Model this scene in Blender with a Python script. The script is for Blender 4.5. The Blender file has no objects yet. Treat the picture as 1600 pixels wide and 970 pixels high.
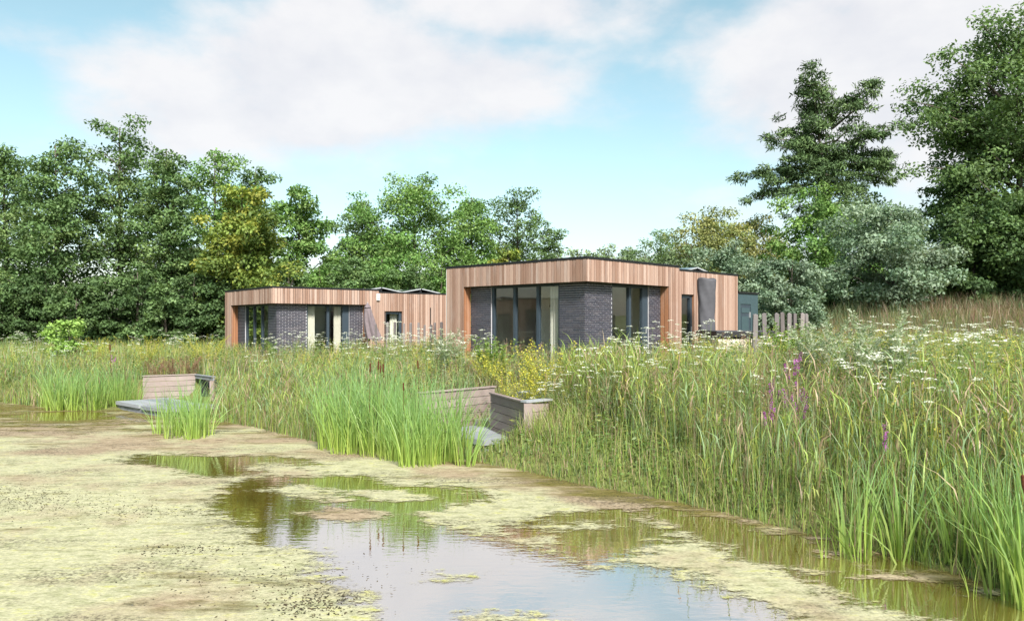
import bpy, math, random
import numpy as np
from mathutils import Vector, Matrix
random.seed(7)
RNG = np.random.default_rng(11)
R = math.radians
scene = bpy.context.scene
C = scene.collection

# ------------------------------------------------------------------ camera, sky, sun, exposure
CAMZ, F, HOR = 2.4, 1205.0, 505.0
cd = bpy.data.cameras.new('camera'); cam = bpy.data.objects.new('camera', cd); C.objects.link(cam)
cam.location = (0, 0, CAMZ); cam.rotation_euler = (R(90), 0, 0)
cd.sensor_width = 36; cd.lens = 36 * F / 1600; cd.shift_y = 20 / 1600; cd.clip_end = 3000; cd.clip_start = .05
scene.camera = cam
SUN_EL, SUN_AZ = 42.0, 163.0          # azimuth clockwise from +Y (view direction): behind and to the right
SUN_STRENGTH, SUN_ANGLE, SKY_STRENGTH, EXPOSURE = 4.4, 10.0, .098, 1.0
world = bpy.data.worlds.new('World'); scene.world = world; world.use_nodes = True
wn, wl = world.node_tree.nodes, world.node_tree.links
wn.clear()
def build_world():
    out = wn.new('ShaderNodeOutputWorld')
    sky = wn.new('ShaderNodeTexSky'); sky.sky_type = 'NISHITA'; sky.sun_disc = False
    sky.sun_elevation = R(SUN_EL); sky.sun_rotation = R(SUN_AZ); sky.air_density = 1.0; sky.dust_density = 1.2; sky.ozone_density = .6
    tint = wn.new('ShaderNodeHueSaturation'); tint.inputs['Hue'].default_value = .457; tint.inputs['Saturation'].default_value = .84; wl.new(sky.outputs[0], tint.inputs['Color'])
    bg = wn.new('ShaderNodeBackground'); bg.inputs[1].default_value = SKY_STRENGTH; wl.new(tint.outputs[0], bg.inputs[0])
    cl = wn.new('ShaderNodeBackground'); cl.inputs[1].default_value = .48
    tc = wn.new('ShaderNodeTexCoord')
    def math_(op, a, b=None, clamp=False):
        n = wn.new('ShaderNodeMath'); n.operation = op; n.use_clamp = clamp
        for i, v in enumerate((a, b)):
            if v is None: continue
            if isinstance(v, (int, float)): n.inputs[i].default_value = v
            else: wl.new(v, n.inputs[i])
        return n.outputs[0]
    def noise(scale, detail, rough, sc=(1, 1, 1), off=(0, 0, 0)):
        mp = wn.new('ShaderNodeMapping'); mp.inputs['Scale'].default_value = sc; mp.inputs['Location'].default_value = off
        wl.new(tc.outputs['Generated'], mp.inputs[0])
        n = wn.new('ShaderNodeTexNoise'); n.inputs['Scale'].default_value = scale; n.inputs['Detail'].default_value = detail; n.inputs['Roughness'].default_value = rough
        wl.new(mp.outputs[0], n.inputs[0]); return n.outputs[0]
    n1 = noise(3.2, 7, .55, (1, 1, 2.2), (.3, .1, .4)); n2 = noise(9, 5, .55, (1, 1, 1.7))
    blobs = None
    for px, py, rx, rz, w in ((610, 140, .30, .105, 1), (380, 185, .16, .06, .7), (800, 110, .18, .07, .7), (480, 240, .24, .045, .5), (1420, 110, .24, .17, 1.05), (1560, 40, .2, .14, .8), (800, 25, .22, .05, .8), (1130, 215, .09, .03, .5), (960, 215, .06, .03, .4)):
        d = Vector(((px - 800) / F, 1, (HOR - py) / F)).normalized()
        s = wn.new('ShaderNodeVectorMath'); s.operation = 'SUBTRACT'; wl.new(tc.outputs['Generated'], s.inputs[0]); s.inputs[1].default_value = d
        m = wn.new('ShaderNodeVectorMath'); m.operation = 'MULTIPLY'; wl.new(s.outputs[0], m.inputs[0]); m.inputs[1].default_value = (1 / rx, .6 / rx, 1 / rz)
        l = wn.new('ShaderNodeVectorMath'); l.operation = 'LENGTH'; wl.new(m.outputs[0], l.inputs[0])
        g = math_('MULTIPLY', math_('SUBTRACT', 1.0, math_('MULTIPLY', l.outputs['Value'], .62), True), w)
        blobs = g if blobs is None else math_('MAXIMUM', blobs, g)
    # clouds everywhere by noise, the clouds in view by their own places
    f = math_('ADD', math_('MULTIPLY', n1, .75), math_('MULTIPLY', n2, .28))
    f = math_('ADD', f, math_('MULTIPLY', blobs, .5))
    mr = wn.new('ShaderNodeMapRange'); mr.interpolation_type = 'SMOOTHSTEP'; wl.new(f, mr.inputs[0])
    mr.inputs[1].default_value = .60; mr.inputs[2].default_value = .84
    cr = wn.new('ShaderNodeValToRGB'); wl.new(n2, cr.inputs[0])
    cr.color_ramp.elements[0].position = .32; cr.color_ramp.elements[0].color = (.88, .88, .93, 1)
    cr.color_ramp.elements[1].position = .6; cr.color_ramp.elements[1].color = (1, .985, 1, 1)
    wl.new(cr.outputs[0], cl.inputs[0])
    mx = wn.new('ShaderNodeMixShader'); wl.new(math_('MULTIPLY', mr.outputs[0], .93), mx.inputs[0])
    wl.new(bg.outputs[0], mx.inputs[1]); wl.new(cl.outputs[0], mx.inputs[2]); wl.new(mx.outputs[0], out.inputs[0])
build_world()
sd_ = bpy.data.lights.new('sun', 'SUN'); sun = bpy.data.objects.new('sun', sd_); C.objects.link(sun)
sd_.energy = SUN_STRENGTH; sd_.angle = R(SUN_ANGLE); sd_.color = (1, .955, .88)
sv = Vector((math.sin(R(SUN_AZ)) * math.cos(R(SUN_EL)), math.cos(R(SUN_AZ)) * math.cos(R(SUN_EL)), math.sin(R(SUN_EL))))
sun.rotation_euler = sv.to_track_quat('Z', 'Y').to_euler(); sun.location = sv * 60
vs = scene.view_settings
vs.view_transform = 'Standard'; vs.look = 'None'; vs.gamma = 1; vs.use_curve_mapping = False; vs.exposure = EXPOSURE
scene.render.engine = 'CYCLES'
scene.cycles.use_denoising = True
scene.cycles.max_bounces = 6; scene.cycles.transparent_max_bounces = 12; scene.cycles.caustics_reflective = False; scene.cycles.caustics_refractive = False

# ------------------------------------------------------------------ helpers
def at(px, py, Y):
    return Vector(((px - 800) / F * Y, Y, CAMZ + (HOR - py) / F * Y))
def on_z(px, py, z=0.0):
    Y = F * (CAMZ - z) / (py - HOR)
    return Vector(((px - 800) / F * Y, Y, z))
def tag(o, label=None, cat=None, group=None, kind=None):
    if label: o['label'] = label
    if cat: o['category'] = cat
    if group: o['group'] = group
    if kind: o['kind'] = kind
    return o
def link(name, me, parent=None, loc=None, rz=None):
    o = bpy.data.objects.new(name, me); C.objects.link(o)
    if parent: o.parent = parent
    if loc is not None: o.location = loc
    if rz is not None: o.rotation_euler = (0, 0, rz)
    return o
def empty(name, loc=(0, 0, 0), rz=0):
    o = link(name, None, None, loc, rz); o.empty_display_size = .2; return o
def mesh_np(name, V, Fq, mat, tint=None, smooth=False):
    me = bpy.data.meshes.new(name)
    V = np.asarray(V, np.float32); Fq = np.asarray(Fq, np.int32); k = Fq.shape[1]
    me.vertices.add(len(V)); me.vertices.foreach_set('co', V.ravel())
    me.loops.add(Fq.size); me.loops.foreach_set('vertex_index', Fq.ravel())
    me.polygons.add(len(Fq)); me.polygons.foreach_set('loop_start', np.arange(0, Fq.size, k, dtype=np.int32))
    try: me.polygons.foreach_set('loop_total', np.full(len(Fq), k, np.int32))
    except Exception: pass
    if smooth: me.polygons.foreach_set('use_smooth', np.ones(len(Fq), bool))
    if tint is not None:
        ca = me.color_attributes.new('tint', 'FLOAT_COLOR', 'POINT')
        t4 = np.ones((len(V), 4), np.float32); t4[:, :3] = tint; ca.data.foreach_set('color', t4.ravel())
    me.materials.append(mat); me.update(calc_edges=True); me.validate(); return me
class MB:
    def __init__(s): s.v = []; s.f = []
    def box(s, x0, x1, y0, y1, z0, z1, M=None):
        b = len(s.v); P = [(x, y, z) for z in (z0, z1) for y in (y0, y1) for x in (x0, x1)]
        s.v += [tuple(M @ Vector(p)) if M else p for p in P]
        s.f += [tuple(b + i for i in q) for q in ((0, 2, 3, 1), (4, 5, 7, 6), (0, 1, 5, 4), (2, 6, 7, 3), (0, 4, 6, 2), (1, 3, 7, 5))]; return s
    def tube(s, pts, rad, n=6, cap=True):
        b = len(s.v); pts = [Vector(p) for p in pts]
        for i, p in enumerate(pts):
            d = (pts[min(i + 1, len(pts) - 1)] - pts[max(i - 1, 0)]).normalized()
            a = d.orthogonal().normalized() if abs(d.z) < .9 else d.cross(Vector((0, 1, 0))).normalized(); c = d.cross(a)
            for k in range(n):
                w = 2 * math.pi * k / n; s.v.append(tuple(p + (a * math.cos(w) + c * math.sin(w)) * rad[i]))
        for i in range(len(pts) - 1):
            for k in range(n):
                s.f.append((b + i * n + k, b + i * n + (k + 1) % n, b + (i + 1) * n + (k + 1) % n, b + (i + 1) * n + k))
        if cap:
            s.f.append(tuple(b + k for k in range(n))[::-1]); s.f.append(tuple(b + (len(pts) - 1) * n + k for k in range(n)))
        return s
    def mesh(s, name, mat, smooth=False):
        me = bpy.data.meshes.new(name); me.from_pydata(s.v, [], s.f); me.materials.append(mat); me.update()
        if smooth:
            for p in me.polygons: p.use_smooth = True
        return me
    def build(s, name, mat, parent=None, smooth=False, loc=None, rz=None):
        return link(name, s.mesh(name, mat, smooth), parent, loc, rz)
def smooth(a, b, x):
    t = np.clip((x - a) / (b - a), 0, 1); return t * t * (3 - 2 * t)
def wob(x, y, s=1.0, p=0.0):
    return (np.sin(x * 1.3 * s + 1.7 * np.sin(y * .7 * s + p) + p) + np.sin(y * 1.1 * s - x * .5 * s + 2.1 * p) + np.sin((x + y) * 2.3 * s + p * 3) * .5) / 2.5

# ------------------------------------------------------------------ materials
def new_mat(name):
    m = bpy.data.materials.new(name); m.use_nodes = True; nt = m.node_tree; nt.nodes.clear()
    out = nt.nodes.new('ShaderNodeOutputMaterial'); return m, nt.nodes, nt.links, out
def principled(n, l, out, rough=.7, spec=.3):
    b = n.new('ShaderNodeBsdfPrincipled'); b.inputs['Roughness'].default_value = rough; b.inputs['Specular IOR Level'].default_value = spec
    l.new(b.outputs[0], out.inputs[0]); return b
def tex_noise(n, l, scale, detail=4, rough=.55, sc=(1, 1, 1), coord='Object', vec=None):
    if vec is None:
        t = n.new('ShaderNodeTexCoord'); vec = t.outputs[coord]
    mp = n.new('ShaderNodeMapping'); mp.inputs['Scale'].default_value = sc; l.new(vec, mp.inputs[0])
    x = n.new('ShaderNodeTexNoise'); x.inputs['Scale'].default_value = scale; x.inputs['Detail'].default_value = detail; x.inputs['Roughness'].default_value = rough
    l.new(mp.outputs[0], x.inputs[0]); return x.outputs[0]
def ramp(n, l, src, stops):
    r = n.new('ShaderNodeValToRGB'); e = r.color_ramp.elements
    while len(e) < len(stops): e.new(.5)
    for i, (p, c) in enumerate(stops): e[i].position = p; e[i].color = (*c, 1)
    l.new(src, r.inputs[0]); return r.outputs[0]
def mixc(n, l, fac, a, b, mode='MIX'):
    m = n.new('ShaderNodeMix'); m.data_type = 'RGBA'; m.blend_type = mode
    for s, v in (('Factor', fac), ('A', a), ('B', b)):
        inp = m.inputs[0] if s == 'Factor' else m.inputs[s]
        if isinstance(v, (int, float)): inp.default_value = v
        elif isinstance(v, tuple): inp.default_value = (*v, 1)
        else: l.new(v, inp)
    return m.outputs['Result']
def bump(n, l, b, src, strength=.3, dist=.02):
    x = n.new('ShaderNodeBump'); x.inputs['Strength'].default_value = strength; x.inputs['Distance'].default_value = dist
    l.new(src, x.inputs['Height']); l.new(x.outputs[0], b.inputs['Normal'])
def mat_plain(name, col, rough=.6, spec=.3, var=.12, scale=6, metal=0, bmp=0):
    m, n, l, out = new_mat(name); b = principled(n, l, out, rough, spec); b.inputs['Metallic'].default_value = metal
    t = tex_noise(n, l, scale, 5)
    c = ramp(n, l, t, ((.3, tuple(v * (1 - var) for v in col)), (.7, tuple(min(1, v * (1 + var)) for v in col))))
    l.new(c, b.inputs['Base Color'])
    if bmp: bump(n, l, b, t, bmp)
    return m
def mat_wood(name, c1, c2, c3, grain=(9, 9, .8), rough=.75):
    m, n, l, out = new_mat(name); b = principled(n, l, out, rough, .2)
    oi = n.new('ShaderNodeObjectInfo')
    base = ramp(n, l, oi.outputs['Random'], ((0, c1), (.35, c2), (.7, c3), (1, tuple((a + b_) / 2 for a, b_ in zip(c1, c3)))))
    tc = n.new('ShaderNodeTexCoord'); ad = n.new('ShaderNodeVectorMath'); ad.operation = 'ADD'
    l.new(tc.outputs['Object'], ad.inputs[0])
    mu = n.new('ShaderNodeVectorMath'); mu.operation = 'SCALE'; mu.inputs[0].default_value = (37, 11, 23); l.new(oi.outputs['Random'], mu.inputs['Scale'])
    l.new(mu.outputs[0], ad.inputs[1])
    g = tex_noise(n, l, 7, 6, .65, grain, vec=ad.outputs[0])
    c = mixc(n, l, .8, base, ramp(n, l, g, ((.25, (.62, .58, .55)), (.5, (1, 1, 1)), (.75, (1.0, .95, .9)))), 'MULTIPLY')
    st = tex_noise(n, l, 1.3, 3, .5, (1, 1, .5), vec=ad.outputs[0])
    c = mixc(n, l, ramp(n, l, st, ((.5, (0, 0, 0)), (.75, (.45, .45, .45)))), c, tuple(.9 * v + .02 for v in (.42, .36, .33)))
    l.new(c, b.inputs['Base Color']); bump(n, l, b, g, .35, .004); return m
def mat_leaf(name, trans=.35, rough=.5, gloss=.06):
    m, n, l, out = new_mat(name)
    at_ = n.new('ShaderNodeAttribute'); at_.attribute_name = 'tint'
    d = n.new('ShaderNodeBsdfDiffuse'); t = n.new('ShaderNodeBsdfTranslucent'); g = n.new('ShaderNodeBsdfGlossy'); g.inputs['Roughness'].default_value = rough
    l.new(at_.outputs['Color'], d.inputs[0])
    l.new(mixc(n, l, .55, at_.outputs['Color'], (1.25, 1.2, .5), 'MULTIPLY'), t.inputs[0])
    m1 = n.new('ShaderNodeMixShader'); m1.inputs[0].default_value = trans; l.new(d.outputs[0], m1.inputs[1]); l.new(t.outputs[0], m1.inputs[2])
    m2 = n.new('ShaderNodeMixShader'); m2.inputs[0].default_value = gloss; l.new(m1.outputs[0], m2.inputs[1]); l.new(g.outputs[0], m2.inputs[2])
    l.new(m2.outputs[0], out.inputs[0]); return m
M = {}
M['leaf'] = mat_leaf('leaf', .35, .6, .018); M['needle'] = mat_leaf('needle', .15, .6, .015); M['grass'] = mat_leaf('grass_blade', .4, .5, .03)
M['petal'] = mat_leaf('petal', .3, .7, .02)
M['bark'] = mat_plain('bark', (.10, .085, .07), .9, .1, .35, 9, 0, .6)
M['larch'] = mat_wood('larch_cladding', (.30, .19, .145), (.44, .31, .25), (.245, .15, .11))
M['larch_in'] = mat_wood('larch_reveal', (.31, .15, .08), (.35, .175, .095), (.28, .13, .068))
M['backing'] = mat_plain('cladding_backing', (.035, .028, .025), .9)
M['trim'] = mat_plain('black_roof_trim', (.012, .012, .013), .55)
M['frame'] = mat_plain('anthracite_frame', (.035, .05, .066), .45, .4, .06)
M['shed'] = mat_plain('dark_green_panel', (.045, .075, .085), .5, .35, .08)
M['white'] = mat_plain('white_plaster', (.72, .71, .68), .8, .2, .04)
M['floor'] = mat_plain('interior_floor', (.32, .24, .17), .6, .3, .2)
M['roof'] = mat_plain('roof_membrane', (.12, .12, .12), .9, .1, .2)
M['curtain'] = mat_plain('cream_curtain', (.74, .70, .62), .9, .1, .05)
M['mortar'] = mat_plain('mortar', (.46, .45, .47), .95, .1, .12, 25)
M['metal'] = mat_plain('pale_metal', (.62, .63, .65), .35, .5, .05, 6, .6)
M['black'] = mat_plain('black_plastic', (.016, .016, .018), .5, .4, .15)
M['kitchen'] = mat_plain('dark_cabinet', (.06, .05, .045), .45, .4, .15)
M['lampgreen'] = mat_plain('dark_lamp', (.03, .05, .04), .4)
M['cover'] = mat_plain('charcoal_cover', (.075, .075, .085), .7, .3, .15, 5, 0, .15)
M['parasol'] = mat_plain('taupe_fabric', (.165, .135, .145), .85, .15, .12, 8)
M['lampwhite'] = mat_plain('white_lamp', (.8, .8, .78), .4, .4, .03)
M['stake'] = mat_wood('weathered_stake', (.145, .13, .13), (.19, .172, .17), (.115, .10, .10))
M['composite'] = mat_wood('brown_composite', (.27, .215, .20), (.32, .26, .245), (.24, .19, .175), (.8, 9, 9))
M['greydeck'] = mat_wood('grey_deck', (.25, .27, .30), (.31, .33, .355), (.21, .23, .25), (.8, 9, 9))
M['stone'] = mat_plain('grey_step', (.20, .21, .23), .85, .2, .3, 7, 0, .3)
M['tub'] = mat_wood('pale_tub_board', (.56, .50, .43), (.62, .56, .50), (.50, .44, .38))
M['terrace'] = mat_plain('terrace_paving', (.42, .37, .34), .9, .1, .15, 3)
M['seedhead'] = mat_plain('cattail_brown', (.085, .035, .018), .95, .05, .3, 30)
def mat_brick():
    m, n, l, out = new_mat('dark_brick'); b = principled(n, l, out, .6, .35); oi = n.new('ShaderNodeObjectInfo')
    gi = n.new('ShaderNodeNewGeometry')
    ad = n.new('ShaderNodeMath'); ad.operation = 'ADD'; l.new(oi.outputs['Random'], ad.inputs[0]); l.new(gi.outputs['Random Per Island'], ad.inputs[1])
    fr = n.new('ShaderNodeMath'); fr.operation = 'FRACT'; l.new(ad.outputs[0], fr.inputs[0])
    c = ramp(n, l, fr.outputs[0], ((0, (.04, .04, .055)), (.4, (.062, .06, .08)), (.75, (.05, .046, .06)), (1, (.085, .078, .092))))
    t = tex_noise(n, l, 30, 4); l.new(mixc(n, l, .5, c, ramp(n, l, t, ((.3, (.6, .6, .6)), (.7, (1.2, 1.2, 1.2)))), 'MULTIPLY'), b.inputs['Base Color'])
    bump(n, l, b, t, .4, .004); return m
M['brick'] = mat_brick()
def mat_glass():
    m, n, l, out = new_mat('window_glass')
    t = n.new('ShaderNodeBsdfTransparent'); t.inputs[0].default_value = (.93, .95, .945, 1)
    g = n.new('ShaderNodeBsdfGlossy'); g.inputs['Roughness'].default_value = .01; g.inputs[0].default_value = (.95, 1, 1, 1)
    fz = n.new('ShaderNodeFresnel'); fz.inputs[0].default_value = 1.5
    mr = n.new('ShaderNodeMapRange'); l.new(fz.outputs[0], mr.inputs[0]); mr.inputs[3].default_value = .06; mr.inputs[4].default_value = 1
    ge = n.new('ShaderNodeNewGeometry'); iv = n.new('ShaderNodeMath'); iv.operation = 'SUBTRACT'; iv.inputs[0].default_value = 1; l.new(ge.outputs['Backfacing'], iv.inputs[1])
    mu = n.new('ShaderNodeMath'); mu.operation = 'MULTIPLY'; l.new(iv.outputs[0], mu.inputs[0]); l.new(mr.outputs[0], mu.inputs[1])     # the pane's inner face does not mirror again
    x = n.new('ShaderNodeMixShader'); l.new(mu.outputs[0], x.inputs[0]); l.new(t.outputs[0], x.inputs[1]); l.new(g.outputs[0], x.inputs[2]); l.new(x.outputs[0], out.inputs[0])
    return m
M['glass'] = mat_glass()
def mat_solar():
    m, n, l, out = new_mat('solar_cells'); b = principled(n, l, out, .15, .6); b.inputs['Base Color'].default_value = (.02, .025, .045, 1); return m
M['solar'] = mat_solar()
def mat_ground():
    m, n, l, out = new_mat('meadow_soil'); b = principled(n, l, out, .95, .1)
    t = tex_noise(n, l, .6, 8, .65); t2 = tex_noise(n, l, 9, 6, .7)
    c = ramp(n, l, t, ((.3, (.085, .105, .03)), (.5, (.14, .16, .05)), (.72, (.20, .17, .085))))
    l.new(mixc(n, l, .7, c, ramp(n, l, t2, ((.3, (.5, .5, .5)), (.7, (1.25, 1.25, 1.2)))), 'MULTIPLY'), b.inputs['Base Color']); bump(n, l, b, t2, .8, .05); return m
M['ground'] = mat_ground()
def mat_water():
    m, n, l, out = new_mat('pond_water')
    d = n.new('ShaderNodeBsdfDiffuse'); g = n.new('ShaderNodeBsdfGlossy'); g.inputs['Roughness'].default_value = .015; g.inputs[0].default_value = (.93, .94, 1, 1)
    t = tex_noise(n, l, .9, 5, .6)
    l.new(ramp(n, l, t, ((.3, (.14, .095, .016)), (.6, (.21, .145, .026)), (.8, (.18, .14, .03)))), d.inputs[0])
    fz = n.new('ShaderNodeFresnel'); fz.inputs[0].default_value = 1.33
    mr = n.new('ShaderNodeMapRange'); l.new(fz.outputs[0], mr.inputs[0]); mr.inputs[1].default_value = .02; mr.inputs[2].default_value = .40; mr.inputs[3].default_value = .36; mr.inputs[4].default_value = .74
    bp = n.new('ShaderNodeBump'); bp.inputs['Strength'].default_value = .06; bp.inputs['Distance'].default_value = .02
    l.new(tex_noise(n, l, 5, 3, .5, (1, 2.2, 1)), bp.inputs['Height']); l.new(bp.outputs[0], g.inputs['Normal'])
    x = n.new('ShaderNodeMixShader'); l.new(mr.outputs[0], x.inputs[0]); l.new(d.outputs[0], x.inputs[1]); l.new(g.outputs[0], x.inputs[2]); l.new(x.outputs[0], out.inputs[0]); return m
M['water'] = mat_water()
def mat_algae():
    m, n, l, out = new_mat('algae')
    a = n.new('ShaderNodeAttribute'); a.attribute_name = 'tint'
    sp = n.new('ShaderNodeSeparateColor'); l.new(a.outputs['Color'], sp.inputs[0])     # R cover, G olive/submerged, B tan
    tc = n.new('ShaderNodeTexCoord'); V = tc.outputs['Object']
    nl = tex_noise(n, l, .9, 9, .66, (.8, 1.4, 1), vec=V); nf = tex_noise(n, l, 4.5, 9, .74, (.8, 1.6, 1), vec=V); ns = tex_noise(n, l, 30, 6, .8, (.8, 1.3, 1), vec=V)
    def mth(op, x, y, cl=False):
        q = n.new('ShaderNodeMath'); q.operation = op; q.use_clamp = cl
        for i, v in enumerate((x, y)):
            if isinstance(v, (int, float)): q.inputs[i].default_value = v
            else: l.new(v, q.inputs[i])
        return q.outputs[0]
    cov = mth('ADD', sp.outputs[0], mth('MULTIPLY', mth('SUBTRACT', nl, .5), .75))
    cov = mth('ADD', cov, mth('MULTIPLY', mth('SUBTRACT', nf, .5), .8)); cov = mth('ADD', cov, mth('MULTIPLY', mth('SUBTRACT', ns, .5), .35))
    mr = n.new('ShaderNodeMapRange'); mr.interpolation_type = 'SMOOTHSTEP'; l.new(cov, mr.inputs[0]); mr.inputs[1].default_value = .44; mr.inputs[2].default_value = .60
    b = principled(n, l, out, .85, .25)
    pale = ramp(n, l, nf, ((.28, (.17, .175, .08)), (.42, (.31, .305, .175)), (.54, (.43, .41, .27)), (.66, (.39, .385, .12))))
    tan = ramp(n, l, nf, ((.3, (.17, .12, .07)), (.55, (.34, .265, .18)), (.75, (.42, .36, .27))))
    olive = ramp(n, l, nf, ((.3, (.09, .075, .016)), (.55, (.18, .15, .04)), (.75, (.30, .26, .11))))
    tl = tex_noise(n, l, .55, 6, .6, vec=V)
    tf = n.new('ShaderNodeMapRange'); l.new(mth('ADD', mth('MULTIPLY', sp.outputs[2], .9), mth('MULTIPLY', mth('SUBTRACT', tl, .5), 2.2)), tf.inputs[0]); tf.inputs[1].default_value = .15; tf.inputs[2].default_value = .55
    no = tex_noise(n, l, 1.1, 9, .68, (.45, 1.7, 1), vec=V)
    of = n.new('ShaderNodeMapRange'); l.new(mth('ADD', mth('MULTIPLY', sp.outputs[1], .8), mth('MULTIPLY', mth('SUBTRACT', no, .5), 2.6)), of.inputs[0]); of.inputs[1].default_value = .2; of.inputs[2].default_value = .6
    c = mixc(n, l, tf.outputs[0], pale, tan); c = mixc(n, l, of.outputs[0], c, olive)
    spk = tex_noise(n, l, 22, 5, .75, vec=V); big = tex_noise(n, l, .7, 5, .6, (.6, 1.9, 1), vec=V)
    dk = mth('MULTIPLY', ramp(n, l, spk, ((.47, (0, 0, 0)), (.58, (1, 1, 1)))), ramp(n, l, big, ((.50, (0, 0, 0)), (.62, (1, 1, 1)))))
    c = mixc(n, l, mth('MULTIPLY', dk, .75), c, (.075, .06, .04))
    c = mixc(n, l, .8, c, ramp(n, l, ns, ((.32, (.45, .45, .4)), (.5, (.95, .95, .92)), (.68, (1.3, 1.3, 1.25)))), 'MULTIPLY')
    l.new(c, b.inputs['Base Color']); bump(n, l, b, nf, .5, .03)
    al = mth('MULTIPLY', mr.outputs[0], mth('SUBTRACT', 1.0, mth('MULTIPLY', of.outputs[0], .25)))
    l.new(al, b.inputs['Alpha']); return m
M['algae'] = mat_algae()

# ------------------------------------------------------------------ terrain and pond
shore_px = [(0, 628), (70, 636), (135, 641), (215, 640), (265, 646), (330, 655), (400, 667), (470, 684), (530, 697), (640, 706), (720, 716), (765, 724), (830, 737), (900, 754), (1000, 771), (1100, 792), (1200, 816), (1300, 841), (1400, 866), (1500, 896), (1600, 930)]
shore = [on_z(x, y).to_2d() for x, y in shore_px]
POND = np.array([tuple(p) for p in shore] + [(4.9, 5.6), (5.3, 4.0), (5.6, 2.2), (4.6, .6), (2, -.2), (-6, -.3), (-13, 0), (-18, 4), (-19.5, 12), (-19, 20), (-17.5, 23.2)])
def sdist(x, y):
    x = np.asarray(x, float); y = np.asarray(y, float); d = np.full(x.shape, 1e9); ins = np.zeros(x.shape, bool); n = len(POND)
    for i in range(n):
        ax, ay = POND[i]; bx, by = POND[(i + 1) % n]; ex, ey = bx - ax, by - ay
        t = np.clip(((x - ax) * ex + (y - ay) * ey) / (ex * ex + ey * ey), 0, 1)
        d = np.minimum(d, np.hypot(x - ax - t * ex, y - ay - t * ey))
        if by != ay:
            c = ((ay > y) != (by > y)) & (x < (bx - ax) * (y - ay) / (by - ay) + ax); ins ^= c
    return np.where(ins, -d, d)
CARVE = [(-.53, 14.16, math.cos(R(46.5)), math.sin(R(46.5)), -.6, 3.3, -.3, 1.9, .02, .0), (-10.2, 21.3, 1, 0, -1.7, 2.7, -1.2, 2.7, .06, 0)]
def height(x, y):
    x = np.asarray(x, float); y = np.asarray(y, float); sd = sdist(x, y)
    P = np.clip(1.08 + .024 * x, .78, 1.3)
    out = .07 * smooth(0, .3, sd) + P * (1 - np.exp(-np.maximum(sd, 0) / 2.3)) + .05 * wob(x, y, .9) * smooth(.3, 3, sd)
    flat = np.exp(-(((x - 4) / 9) ** 2 + ((y - 25) / 5) ** 2) ** 2); out = out * (1 - flat * .0)
    for (cx, cy, cs, sn, a0, a1, b0, b1, zl, sl) in CARVE:
        lx = (x - cx) * cs + (y - cy) * sn; ly = -(x - cx) * sn + (y - cy) * cs
        k = smooth(a0 - .5, a0, lx) * smooth(a1 + .4, a1, lx) * smooth(b0 - .35, b0, ly) * smooth(b1 + .35, b1, ly)
        out = out * (1 - k) + np.minimum(out, np.maximum(zl, zl + sl * lx)) * k
    ridge = 1.75 * smooth(9, 17, x) * np.exp(-((y - 37 + .12 * (x - 15)) / 4.6) ** 2)
    z = out + ridge
    return np.where(sd < 0, -.55 * smooth(.2, 2.4, -sd) - .09 * smooth(0, .3, -sd), z)
def H1(x, y): return float(height(np.array([x]), np.array([y]))[0])
def axis(a, b, step, far):
    c = np.arange(a, b + step / 2, step); k = np.geomspace(1, far, 22) - 1
    return np.concatenate([(a - k[:0:-1] - 0), c, b + k[1:]])
gx, gy = axis(-24, 24, .27, 900), axis(-4, 44, .27, 900)
XX, YY = np.meshgrid(gx, gy); ZZ = height(XX, YY)
def grid_faces(nx, ny):
    i = np.arange(ny - 1)[:, None] * nx + np.arange(nx - 1)[None]; i = i.ravel()
    return np.stack([i, i + 1, i + nx + 1, i + nx], 1)
o = link('ground', mesh_np('ground', np.stack([XX, YY, ZZ], -1).reshape(-1, 3), grid_faces(len(gx), len(gy)), M['ground'], smooth=True)); tag(o, kind='structure')
pm = POND.mean(0); wp = [(pm[0] + (p[0] - pm[0]) * 1.03, pm[1] + (p[1] - pm[1]) * 1.03, 0) for p in POND]
wm = bpy.data.meshes.new('water'); wm.from_pydata(wp, [], [tuple(range(len(wp)))]); wm.materials.append(M['water']); wm.update()
tag(link('water', wm), kind='structure')

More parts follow.
